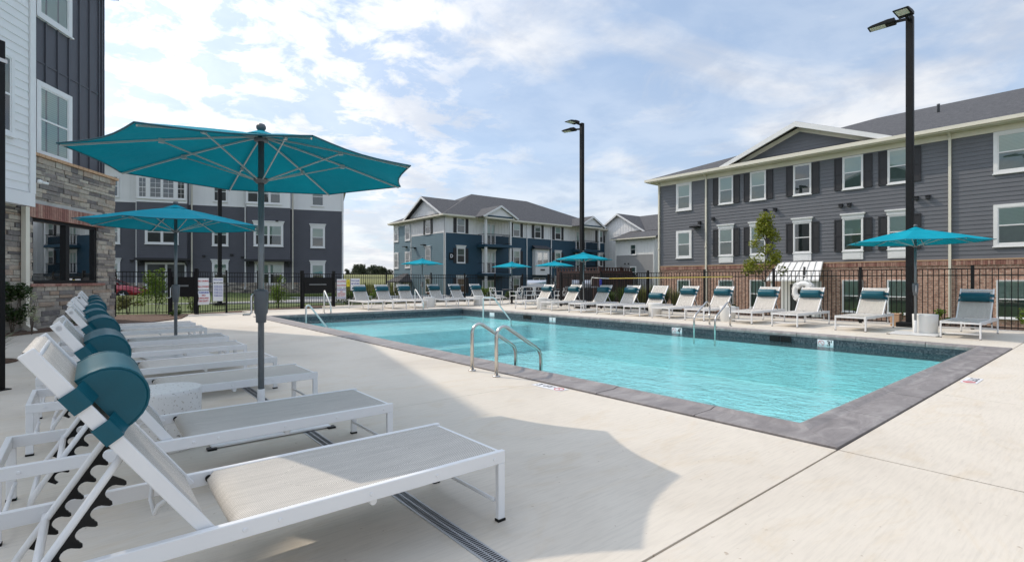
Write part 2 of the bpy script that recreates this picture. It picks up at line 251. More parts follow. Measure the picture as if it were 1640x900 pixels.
# ------------------------------------------------------------------ mesh builder
class MB:
    def __init__(s, fr=None): s.v = []; s.f = []; s.fr = fr or Matrix(); s.sm = []
    def add(s, vs, fs, smooth=False):
        o = len(s.v); s.v += [tuple(s.fr @ Vector(p)) for p in vs]; s.f += [tuple(i + o for i in f) for f in fs]; s.sm += [smooth] * len(fs); return s
    def box(s, x0, x1, y0, y1, z0, z1, m=None):
        vs = [(x0, y0, z0), (x1, y0, z0), (x1, y1, z0), (x0, y1, z0), (x0, y0, z1), (x1, y0, z1), (x1, y1, z1), (x0, y1, z1)]
        if m is not None: vs = [tuple(m @ Vector(p)) for p in vs]
        return s.add(vs, [(0, 3, 2, 1), (4, 5, 6, 7), (0, 1, 5, 4), (1, 2, 6, 5), (2, 3, 7, 6), (3, 0, 4, 7)])
    def bar(s, a, b, w, h, up=(0, 0, 1)):
        a = Vector(a); b = Vector(b); d = (b - a); ln = d.length; d.normalize(); u = Vector(up)
        sd_ = d.cross(u)
        if sd_.length < 1e-4: sd_ = d.cross(Vector((1, 0, 0)))
        sd_.normalize(); u = sd_.cross(d).normalized()
        vs = []
        for p in (a, b):
            for i, j in ((-1, -1), (1, -1), (1, 1), (-1, 1)): vs.append(tuple(p + sd_ * (i * w / 2) + u * (j * h / 2)))
        return s.add(vs, [(0, 3, 2, 1), (4, 5, 6, 7), (0, 1, 5, 4), (1, 2, 6, 5), (2, 3, 7, 6), (3, 0, 4, 7)])
    def tube(s, pts, r, n=10, r1=None, cap=True):
        pts = [Vector(p) for p in pts]; m = len(pts); vs = []; ref = None
        for i, p in enumerate(pts):
            d = (pts[min(i + 1, m - 1)] - pts[max(i - 1, 0)]).normalized()
            if ref is None: ref = d.orthogonal().normalized()
            ref = (ref - d * ref.dot(d)).normalized(); q = d.cross(ref)
            rr = r if r1 is None else r + (r1 - r) * i / (m - 1)
            for k in range(n):
                a = 2 * math.pi * k / n; vs.append(tuple(p + ref * (rr * math.cos(a)) + q * (rr * math.sin(a))))
        fs = [(i * n + k, i * n + (k + 1) % n, (i + 1) * n + (k + 1) % n, (i + 1) * n + k) for i in range(m - 1) for k in range(n)]
        s.add(vs, fs, True)
        if cap:
            o = len(s.v) - m * n; s.f += [tuple(o + k for k in range(n - 1, -1, -1)), tuple(o + (m - 1) * n + k for k in range(n))]; s.sm += [False, False]
        return s
    def lathe(s, prof, n=20, c=(0, 0, 0)):
        m = len(prof); vs = [(c[0] + r * math.cos(2 * math.pi * k / n), c[1] + r * math.sin(2 * math.pi * k / n), c[2] + z) for r, z in prof for k in range(n)]
        fs = [(i * n + k, i * n + (k + 1) % n, (i + 1) * n + (k + 1) % n, (i + 1) * n + k) for i in range(m - 1) for k in range(n)]
        s.add(vs, fs, True); o = len(s.v) - m * n
        s.f += [tuple(o + k for k in range(n - 1, -1, -1)), tuple(o + (m - 1) * n + k for k in range(n))]; s.sm += [False, False]; return s
    def prism(s, poly, e0, e1, axis='y'):
        n = len(poly)
        def P(p, e): return (p[0], e, p[1]) if axis == 'y' else ((e, p[0], p[1]) if axis == 'x' else (p[0], p[1], e))
        vs = [P(p, e0) for p in poly] + [P(p, e1) for p in poly]
        return s.add(vs, [tuple(range(n)), tuple(range(2 * n - 1, n - 1, -1))] + [(i, i + n, (i + 1) % n + n, (i + 1) % n) for i in range(n)])
    def mesh(s, name, m, bev=0.0):
        me = D.meshes.new(name); me.from_pydata(s.v, [], s.f); me.polygons.foreach_set('use_smooth', s.sm)
        bm = bmesh.new(); bm.from_mesh(me); bmesh.ops.recalc_face_normals(bm, faces=bm.faces)
        if bev: bmesh.ops.bevel(bm, geom=[e for e in bm.edges if len(e.link_faces) == 2 and e.calc_face_angle() > 0.6], offset=bev, segments=1, affect='EDGES', clamp_overlap=True)
        bm.to_mesh(me); bm.free()
        for x in (m if isinstance(m, (list, tuple)) else [m]): me.materials.append(MT[x])
        return me
    def build(s, name, m, parent=None, bev=0.0):
        o = D.objects.new(name, s.mesh(name, m, bev)); COL.objects.link(o)
        if parent: o.parent = parent
        return o
def tag(o, label=None, cat=None, group=None, kind=None):
    if label: o['label'] = label
    if cat: o['category'] = cat
    if group: o['group'] = group
    if kind: o['kind'] = kind
    return o
def empty(name, loc, rz=0.0, label=None, cat=None, group=None):
    o = D.objects.new(name, None); COL.objects.link(o); o.location = loc; o.rotation_euler = (0, 0, R(rz)); o.empty_display_size = 0.2
    return tag(o, label, cat, group)
def inst(name, me, parent, loc=(0, 0, 0), rot=(0, 0, 0)):
    o = D.objects.new(name, me); COL.objects.link(o); o.parent = parent; o.location = loc; o.rotation_euler = rot; return o
def copy_tree(o, parent=None):
    c = o.copy(); COL.objects.link(c)
    if parent: c.parent = parent
    for ch in list(o.children): copy_tree(ch, c)
    return c
def FR(ox, oy, deg=0, oz=0): return Matrix.Translation((ox, oy, oz)) @ Matrix.Rotation(R(deg), 4, 'Z')
_tc = {}
def text_mesh(txt, size, m, thick=0.0015, bold=0.0):
    key = (txt, size, m)
    if key in _tc: return _tc[key]
    cu = D.curves.new('lettering', 'FONT'); cu.body = txt; cu.size = size; cu.extrude = thick; cu.align_x = 'CENTER'; cu.align_y = 'CENTER'; cu.offset = bold; cu.resolution_u = 3
    o = D.objects.new('lettering', cu); COL.objects.link(o); dg = bpy.context.evaluated_depsgraph_get(); dg.update()
    me = D.meshes.new_from_object(o.evaluated_get(dg)); D.objects.remove(o); me.materials.clear(); me.materials.append(MT[m]); me.name = 'lettering'
    _tc[key] = me; return me
# ------------------------------------------------------------------ terrain
def terrain_z(x, y):
    def ss(a, b, t): t = max(0, min(1, (t - a) / (b - a))); return t * t * (3 - 2 * t)
    z = -0.10
    z -= 1.05 * ss(17.6, 25.5, x) * (1 - ss(60, 150, math.hypot(x, y)))
    z -= 0.95 * ss(24, 40, y) * ss(9, 20, x) * (1 - ss(17.6, 25.5, x)) * (1 - ss(60, 150, math.hypot(x, y)))
    z += 0.40 * ss(32, 37, y) * (1 - ss(7, 16, x)) * (1 - ss(60, 120, y))
    d = math.hypot(x, y)
    z += 3.5 * ss(75, 230, d)
    return z
def make_ground():
    import itertools
    def axis(lo, hi):
        out = []; v = 0
        p = [0.0]; 
        while p[-1] < hi: p.append(p[-1] + max(2.0, p[-1] * 0.09))
        q = [0.0]
        while q[-1] > lo: q.append(q[-1] + min(-2.0, q[-1] * 0.09))
        return sorted(set(q + p))
    xs = axis(-2500, 2500); ys = axis(-2500, 2500); nx = len(xs)
    me = MB(); vs = []; fs = []
    for y in ys:
        for x in xs:
            inside = (-8 < x < 24 and -12 < y < 24)
            vs.append((x, y, terrain_z(x, y) - (2.4 if (3 < x < 14 and 0 < y < 20) else 0)))
    for j in range(len(ys) - 1):
        for i in range(nx - 1): fs.append((j * nx + i, j * nx + i + 1, (j + 1) * nx + i + 1, (j + 1) * nx + i))
    me.add(vs, fs, True); o = me.build('ground', ['lawn', 'field']); tag(o, kind='structure')
    for p in o.data.polygons:
        c = p.center
        if c.length > 62: p.material_index = 1
make_ground()
# ------------------------------------------------------------------ pool and deck
PX0, PX1, PY0, PY1 = 4.15, 12.6, 1.35, 18.5      # outside of coping
CW = 0.42                                          # coping width
IX0, IX1, IY0, IY1 = PX0 + CW + .06, PX1 - CW, PY0 + CW - .04, PY1 - CW
WZ = -0.17
def make_deck():
    g = 0.0028
    XL = [-9, -4.4, PX0, 7.0, 9.8, PX1, 14.9, 17.25]; YL = [-12, -8.0, -4.9, -1.77, PY0, 4.47, 7.6, 10.7, 13.8, 16.2, PY1, 20.0, 21.2]
    d = MB(); b = MB()
    for i in range(len(XL) - 1):
        for j in range(len(YL) - 1):
            x0, x1, y0, y1 = XL[i], XL[i + 1], YL[j], YL[j + 1]
            if x0 >= PX0 - .01 and x1 <= PX1 + .01 and y0 >= PY0 - .01 and y1 <= PY1 + .01: continue
            if x1 < 0 and y0 > 16: continue
            gx0 = 0.011 if abs(x0 - PX1) < .01 else g; gy0 = 0.007 if abs(y0 - PY0) < .01 else g; gy1 = 0.007 if abs(y1 - PY0) < .01 else g; d.box(x0 + (gx0 if gx0 > g else g), x1 - (0.011 if abs(x1 - PX0) < .01 else g), y0 + gy0, y1 - gy1, -0.10, 0)
    # beyond the regular slabs
    d.box(4.6, 8.3, 21.21, 22.2, -0.1, 0); d.box(8.3, 17.25, 21.21, 23.9, -0.1, 0); d.box(17.26, 22.6, 17.0, 23.9, -0.1, 0)
    o = d.build('pool_deck', 'concrete', bev=0.0); tag(o, kind='structure')
    m = MB(); m.box(-9, PX0 + .02, -12, 21.3, -0.11, -0.018); m.box(PX1 - .02, 17.2, -12, 21.3, -0.11, -0.018); m.box(PX0, PX1, -12, PY0 + .02, -0.11, -0.018); m.box(PX0, PX1, PY1 - .02, 21.3, -0.11, -0.018)
    o = m.build('joint_filler', 'mulch'); tag(o, kind='structure')
def make_coping():
    # profile across (0 outer .. CW inner) swept round the rectangle with mitred corners
    prof = [(0.008, -0.03), (0.008, 0.012), (0.03, 0.017), (CW - 0.12, 0.020), (CW - 0.07, 0.034), (CW - 0.03, 0.038), (CW, 0.026), (CW + 0.012, 0.0), (CW + 0.008, -0.045), (CW - 0.02, -0.06)]
    mb = MB()
    def side(p0, p1, n, L0, L1):  # along a straight run, cut in stones
        ln = (Vector(p1) - Vector(p0)).length; k = max(1, round(ln / 1.15)); d = (Vector(p1) - Vector(p0)).normalized(); nn = Vector(n)
        for i in range(k):
            a, b_ = ln * i / k + (0.005 if i else 0), ln * (i + 1) / k - (0.005 if i < k - 1 else 0); vs = []
            dz = random.uniform(-.0015, .0015)
            for t, e in ((a, i == 0), (b_, i == k - 1)):
                for (u, z) in prof:
                    tt = t
                    if e and t == a: tt = t + u
                    if e and t == b_: tt = t - u
                    q = Vector(p0) + d * tt + nn * u; vs.append((q.x, q.y, z + dz))
            m = len(prof); fs = [(j, j + 1, m + j + 1, m + j) for j in range(m - 1)] + [tuple(range(m)), tuple(range(2 * m - 1, m - 1, -1))]
            mb.add(vs, fs, False)
    side((PX0, PY0, 0), (PX0, PY1, 0), (1, 0, 0), 0, 0); side((PX1, PY0, 0), (PX1, PY1, 0), (-1, 0, 0), 0, 0)
    side((PX0, PY0, 0), (PX1, PY0, 0), (0, 1, 0), 0, 0); side((PX0, PY1, 0), (PX1, PY1, 0), (0, -1, 0), 0, 0)
    tag(mb.build('coping', 'coping'), kind='structure')
    w = MB(); t = 0.03; a, b, c, e = PX0 + CW, PX1 - CW, PY0 + CW, PY1 - CW
    for z0, z1, nm, mm, off in ((-0.30, -0.052, 'waterline_tile', 'mosaic', 0.0), (-1.5, -0.30, 'pool_wall', 'plaster', 0.0)):
        w = MB(); w.box(a - t, a, c - t, e + t, z0, z1); w.box(b, b + t, c - t, e + t, z0, z1); w.box(a, b, c - t, c, z0, z1); w.box(a, b, e, e + t, z0, z1)
        tag(w.build(nm, mm), kind='structure')
    f = MB(); f.box(a, b, c, e, -1.25, -1.2); f.box(a, b, 13.0, 13.9, -1.19, -0.85); f.box(a, b, 13.9, e, -1.19, -0.42)
    tag(f.build('pool_floor', 'plaster'), kind='structure')
    s = MB(); s.add([(a, c, WZ), (b, c, WZ), (b, e, WZ), (a, e, WZ)], [(0, 1, 2, 3)]); tag(s.build('pool_water', 'pool_water'), kind='structure')
make_deck(); make_coping()
# mulch beds, pavements, road, kerbs
def sheet(name, m, pts, z=None, th=0.05):
    b = MB(); n = len(pts); zz = [(terrain_z(*p) if z is None else 0) for p in pts]
    b.add([(p[0], p[1], (zz[i] + 0.03 if z is None else z)) for i, p in enumerate(pts)] + [(p[0], p[1], (zz[i] - th if z is None else z - th)) for i, p in enumerate(pts)],
          [tuple(range(n)), tuple(range(2 * n - 1, n - 1, -1))] + [(i, (i + 1) % n, (i + 1) % n + n, i + n) for i in range(n)])
    return tag(b.build(name, m), kind='structure')
sheet('mulch_bed', 'mulch', [(-9, 3.0), (-5.2, 9.2), (-2.3, 13.9), (-0.6, 16.4), (1.2, 17.6), (2.2, 18.9), (2.6, 20.6), (0.0, 20.9), (-9, 14)], z=0.03, th=0.1)
sheet('mulch_strip', 'mulch', [(17.25, -12), (18.5, -12), (18.5, 16.7), (17.25, 16.7)], z=-0.03, th=0.1)
sheet('mulch_border', 'mulch', [(0.3, 22.3), (2.8, 21.3), (4.9, 22.2), (8.3, 24), (22.7, 24.0), (22.7, 25.0), (8.2, 25.2), (4.6, 23.2), (2.8, 22.4), (0.8, 23.3)], z=-0.04, th=0.08)
def strip(name, m, a, b, w0, w1, z, th=0.1, zf=None):
    # a,b centre ends; offsets w0..w1 along normal (left of a->b)
    A = Vector(a); B = Vector(b); d = (B - A).normalized(); n = Vector((-d.y, d.x)); mb = MB(); N_ = max(1, int((B - A).length / 2)); vs = []; fs = []
    for i in range(N_ + 1):
        p = A + (B - A) * i / N_
        for w in (w0, w1):
            q = p + n * w; vs += [(q.x, q.y, z), (q.x, q.y, z - th)]
    for i in range(N_):
        o = i * 4; fs += [(o, o + 4, o + 6, o + 2), (o + 1, o + 3, o + 7, o + 5), (o, o + 1, o + 5, o + 4), (o + 2, o + 6, o + 7, o + 3)]
    fs += [(0, 2, 3, 1), (N_ * 4, N_ * 4 + 1, N_ * 4 + 3, N_ * 4 + 2)]
    mb.add(vs, fs); return tag(mb.build(name, m), kind='structure')
BH = -19.31; bd = Vector((math.cos(R(BH)), math.sin(R(BH)))); bn = Vector((bd.y, -bd.x))  # bn: outward from building B towards the pool
PB = Vector((13.775, 40.484))
def bp_(s, out): q = PB + bd * s + bn * out; return (q.x, q.y)
strip('road', 'road', bp_(-30, 8.3), bp_(14, 8.3), -3.2, 3.2, -0.03)
strip('kerb', 'kerb', bp_(-30, 5.0), bp_(-3, 5.0), -0.1, 0.1, 0.12, 0.3)
strip('red_kerb', 'kerb_red', bp_(-9.0, 4.75), bp_(-4.6, 4.75), -0.11, 0.11, 0.125, 0.3)
strip('pavement', 'kerb', bp_(-3, 5.2), bp_(9, 5.2), -0.7, 0.7, 0.06, 0.3)
strip('grass_verge', 'lawn', bp_(-30, 2.6), bp_(3, 2.6), -2.5, 2.2, 0.22, 0.4)
# ------------------------------------------------------------------ sun lounger
LW, LL, LH, PV = 0.66, 2.0, 0.355, 0.715
BL = 0.825; BA = math.atan2(0.67, 0.47)
def bk(s, n=0.0, y=0.0):   # point on the backrest: s up from pivot, n out of its front face
    c, sn = math.cos(BA), math.sin(BA); return (PV - s * c + n * sn, y, LH - 0.012 + s * sn + n * c)
def lounger_parts():
    P = {}
    f = MB(); t = 0.028; h = 0.062
    f.box(0, LL, 0, t, LH - h, LH); f.box(0, LL, LW - t, LW, LH - h, LH); f.box(0, t, t, LW - t, LH - h, LH); f.box(LL - .03, LL, t, LW - t, LH - .05, LH - .012)
    f.tube([(LL - .04, .04, 0.10), (LL - .04, LW - .04, 0.10)], 0.011, 8); f.tube([(0.04, .04, 0.10), (0.04, LW - .04, 0.10)], 0.011, 8)
    f.tube([(0.24, .02, LH - .04), (0.24, LW - .02, LH - .04)], 0.014, 10); f.tube([(1.30, .02, LH - .075), (1.30, LW - .02, LH - .075)], 0.017, 10); f.tube([(1.72, .02, LH - .055), (1.72, LW - .02, LH - .055)], 0.014, 10)
    for x in (0.80, 0.92, 1.28, 1.6, 1.93, .1):
        for y0, y1 in ((-.003, 0.001), (LW - .001, LW + .003)):
            m = Matrix.Translation((x, (y0 + y1) / 2, LH - .032)) @ Matrix.Rotation(R(90), 4, 'X'); n = 10
            vs = [tuple(m @ Vector((.009 * math.cos(2 * math.pi * k / n), .009 * math.sin(2 * math.pi * k / n), e))) for e in (-.0035, .0035) for k in range(n)]
            f.add(vs, [tuple(range(n)), tuple(range(2 * n - 1, n - 1, -1))] + [(i, (i + 1) % n, (i + 1) % n + n, i + n) for i in range(n)])
    P['frame'] = f.mesh('frame', 'white_metal', bev=0.004)
    l = MB(); l.box(-.021, .021, -.014, .014, 0.012, LH - h - .0005); P['leg'] = l.mesh('leg', 'white_metal', bev=.003)
    c = MB(); c.box(-.023, .023, -.016, .016, 0, 0.012); P['foot_cap'] = c.mesh('foot_cap', 'black_plastic')
    s = MB(); n = 16; x0, x1 = PV + .09, LL - .035; vs = []
    for i in range(n + 1):
        u = i / n; x = x0 + (x1 - x0) * u
        for j in range(5):
            w = j / 4; vs.append((x, t + (LW - 2 * t) * w, LH - .004 - 0.010 * math.sin(math.pi * w) * math.sin(math.pi * min(1, u * 1.1))))
    vs += [(x0 - .03, t + (LW - 2 * t) * j / 4, LH - .03) for j in range(5)] + [(x0 - .02, t + (LW - 2 * t) * j / 4, LH - .075) for j in range(5)]
    fs = [(i * 5 + j, i * 5 + j + 1, i * 5 + j + 6, i * 5 + j + 5) for i in range(n) for j in range(4)]
    o = (n + 1) * 5; fs += [(j, j + 1, o + j + 1, o + j) for j in range(4)] + [(o + j, o + j + 1, o + j + 6, o + j + 5) for j in range(4)]
    s.add(vs, fs, True); P['seat_sling'] = s.mesh('seat_sling', 'sling')
    b = MB(); i0 = .034; bw = .024; hh = .044
    for y in (i0, LW - i0 - bw):
        b.add([bk(-.02, -hh, y), bk(BL, -hh, y), bk(BL, 0, y), bk(-.02, 0, y), bk(-.02, -hh, y + bw), bk(BL, -hh, y + bw), bk(BL, 0, y + bw), bk(-.02, 0, y + bw)], [(0, 1, 2, 3), (7, 6, 5, 4), (0, 4, 5, 1), (1, 5, 6, 2), (2, 6, 7, 3), (3, 7, 4, 0)])
    b.tube([bk(BL - .03, -.022, i0), bk(BL - .03, -.022, LW - i0)], .016, 8); b.tube([bk(.02, -.03, i0), bk(.02, -.03, LW - i0)], .012, 8)
    # carrying loop below the sling
    b.tube([bk(.14, -hh, .2), bk(.14, -.09, .21), bk(.11, -.12, .25), bk(.11, -.12, LW - .25), bk(.14, -.09, LW - .21), bk(.14, -hh, LW - .2)], .009, 8)
    P['back_frame'] = b.mesh('backrest_frame', 'white_metal', bev=.003)
    s = MB(); n = 14; vs = []
    for i in range(n + 1):
        u = i / n
        for j in range(5):
            w = j / 4; vs.append(bk(.03 + (BL - .04) * u, -.008 - .012 * math.sin(math.pi * w) * math.sin(math.pi * u), i0 + bw + (LW - 2 * i0 - 2 * bw) * w))
    for nn, ss_ in ((-.03, BL + .004), (-.045, BL - .03), (-.040, BL - .07)): vs += [bk(ss_, nn, i0 + bw + (LW - 2 * i0 - 2 * bw) * j / 4) for j in range(5)]
    s.add(vs, [(i * 5 + j, i * 5 + j + 1, i * 5 + j + 6, i * 5 + j + 5) for i in range(n + 3) for j in range(4)], True); P['back_sling'] = s.mesh('backrest_sling', 'sling')
    # prop with notched racks
    pr = MB(); rks = []
    for y, sg in ((.095, 1), (LW - .095, -1)):
        top = Vector(bk(.40, -.03, y)); low = Vector((.17, y, .21)); d = (low - top).normalized()
        pr.tube([top, top + d * .1, low, low + Vector((-.028, 0, -.05)), low + Vector((-.04, 0, -.095))], .0125, 10)
        nrm = Vector((-d.z, 0, d.x)); nrm = nrm if nrm.x > 0 else -nrm
        rk = MB(); rks.append(rk)
        base = top + d * .08; pit = .068; pts = []
        # comb outline in (along, out)
        out = [(0, 0)]
        for k in range(6):
            a = k * pit; out += [(a + .0005, .046), (a + .003, .057), (a + .009, .062), (a + .015, .058), (a + .018, .046)] + [(a + .0425 + .0240 * math.cos(math.pi * (1 + q / 8)), .044 + .0250 * math.sin(math.pi * (1 + q / 8))) for q in range(9)]
        out += [(6 * pit, .05), (6 * pit + .012, .045), (6 * pit + .01, 0)]
        vs = []
        for e in (-.006, .006):
            for (a, n_) in out: q = base + d * a + nrm * (n_ * 0.95 + .004); vs.append((q.x, y + e, q.z))
        m = len(out); fs = [(i, i + 1, m + i + 1, m + i) for i in range(m - 1)] + [(m - 1, 0, m, 2 * m - 1)]
        # caps as quads to the spine
        sp0 = len(vs)
        for e in (-.006, .006):
            for (a, n_) in out: q = base + d * a + nrm * (-.004); vs.append((q.x, y + e, q.z))
        for off in (0, m): fs += [(off + i, off + i + 1, sp0 + off + i + 1, sp0 + off + i) for i in range(m - 1)]
        rk.add(vs, fs)
    pr.tube([(.135, .095, .13), (.13, .11, .115), (.13, LW - .11, .115), (.135, LW - .095, .13)], .0125, 10)
    P['prop'] = pr.mesh('backrest_prop', 'white_metal'); P['rack'] = [k_.mesh('notched_rack', 'black_plastic') for k_ in rks]
    P['pivot_cap'] = []
    for y in (.031, LW - .045):
        e = MB(); e.tube([(PV + .07, y, LH - .03), (PV + .07, y + .014, LH - .03)], .015, 12); P['pivot_cap'].append(e.mesh('pivot_cap', 'black_plastic'))
    for nm, s0 in (('pillow', .46), ('pillow_low', .24)):
        p = MB(); n = 14; sl = .215; L_ = LW - .18; prof = []
        for k in range(n + 1):
            a = math.pi * k / n; prof.append((sl / 2 - (sl / 2) * math.cos(a), .006 + .140 * math.sin(a) ** 0.8))
        rings = [(.0, .80), (.012, .93), (.03, 1.0), (.25, 1.015), (.5, 1.02), (.75, 1.015), (.97, 1.0), (.988, .93), (1.0, .80)]; vs = []
        for (u, sc) in rings:
            for (a, hgt) in prof: vs.append(bk(s0 + sl / 2 + (a - sl / 2) * (1 - (1 - sc) * .3), .004 + (hgt - .004) * (1 - (1 - sc) * .35), .09 + L_ * u))
        m = n + 1; fs = [(i * m + j, i * m + j + 1, (i + 1) * m + j + 1, (i + 1) * m + j) for i in range(len(rings) - 1) for j in range(n)]
        fs += [(i * m + n, i * m, (i + 1) * m, (i + 1) * m + n) for i in range(len(rings) - 1)]
        p.add(vs, fs, True); p.add([vs[i] for i in range(m)], [tuple(range(m))]); p.add([vs[(len(rings) - 1) * m + i] for i in range(m)], [tuple(range(m - 1, -1, -1))])
        # piping round the end faces
        for u in (.012, .988):
            p.tube([bk(s0 + sl / 2 + (a - sl / 2) * .985, .004 + (hgt - .004) * .985, .09 + L_ * u) for (a, hgt) in prof], .0045, 6)
        P[nm] = p.mesh('pillow', 'teal_vinyl')
        P[nm + '_strap'] = []
        for ya, yb in ((.03, .10), (LW - .03, LW - .10)):
            sg = -1 if ya < yb else 1
            for c0 in (s0 + .035, s0 + sl - .045):
                w = .034; st = MB()
                pts = [(yb, .030), (ya + sg * -.026, .010), (ya, .006), (ya + sg * .004, -.01), (ya + sg * .004, -hh - .004), (ya - sg * .07, -hh - .010)]
                for i in range(len(pts) - 1):
                    (ya_, na), (yb_, nb) = pts[i], pts[i + 1]
                    st.add([bk(c0 - w, na, ya_), bk(c0 + w, na, ya_), bk(c0 + w, nb, yb_), bk(c0 - w, nb, yb_)], [(0, 1, 2, 3)], False)
                P[nm + '_strap'].append(st.mesh('strap', 'teal_vinyl'))
    return P
LP = lounger_parts()
def make_lounger(x, y, rz, label, group, low=False):
    r = empty('sun_lounger', (x, y, 0.0), rz, label, 'sun lounger', group)
    inst('frame', LP['frame'], r)
    for lx in (.022, LL - .022):
        for ly in (.0145, LW - .0145):
            l = inst('leg', LP['leg'], r, (lx, ly, 0)); inst('foot_cap', LP['foot_cap'], l)
    inst('seat_sling', LP['seat_sling'], r); b = inst('backrest_frame', LP['back_frame'], r); inst('backrest_sling', LP['back_sling'], b)
    p = inst('backrest_prop', LP['prop'], r); [inst('notched_rack', k_, p) for k_ in LP['rack']]; [inst('pivot_cap', k_, r) for k_ in LP['pivot_cap']]
    k = 'pillow_low' if low else 'pillow'; pi = inst('pillow', LP[k], r); [inst('strap', k_, pi) for k_ in LP[k + '_strap']]
    return r
names_l = ['nearest sun lounger, its teal bolster facing the camera at lower left', 'second sun lounger from the camera in the left row, behind the nearest one', 'sun lounger just past the speckled drum table in the left row', 'fourth sun lounger from the camera in the left row, crossed by the big umbrella pole', 'fifth sun lounger from the camera in the left row', 'sixth sun lounger from the camera, just before the farther teal umbrella', 'sun lounger just past the farther umbrella pole in the left row', 'farthest sun lounger of the left row, by the fence and stone wall']
for i, y in enumerate([2.03, 3.30, 4.86, 6.10, 7.55, 8.85, 10.70, 12.0]):
    make_lounger(-0.36 + random.uniform(-.02, .02), y, random.uniform(-1, 1) if i else 0, names_l[i], 'sun loungers in a row along the left deck')
wh = ['leftmost lounger against the back fence, beside the red and blue signs', 'second lounger from the left against the back fence', 'lounger against the back fence just left of the white box table', 'lounger against the back fence just right of the white box table', 'second lounger from the right against the back fence', 'rightmost lounger against the back fence, near the dining chairs']
for i, xc in enumerate([8.9, 9.93, 11.0, 12.57, 13.75, 15.0]):
    make_lounger(xc - LW / 2, 21.45, -90 + random.uniform(-1.5, 1.5), wh[i], 'sun loungers along the back fence')
rl = ['lounger at the far end of the right row, beside the round white drum', 'second lounger from the far end of the right row', 'lounger just right of the dark umbrella pole in the right row', 'fourth lounger from the far end of the right row, in front of tall grasses', 'lounger whose teal bolster sits low on its backrest', 'lounger just right of the one with the low bolster', 'lounger behind the steel pool ladder', 'lounger just right of the white drum by the ladder', 'lounger in front of the white life ring', 'lounger left of the tall lamp post, with its white table beside it', 'rightmost lounger, standing alone at the right end of the fence']
for i, yc in enumerate([16.45, 14.85, 13.2, 11.9, 10.75, 9.5, 8.3, 6.9, 5.7, 4.24, 2.27]):
    make_lounger(15.95 + random.uniform(-.05, .05), yc + LW / 2, 180 + random.uniform(-2, 2), rl[i], 'sun loungers along the right fence', low=(i == 4))
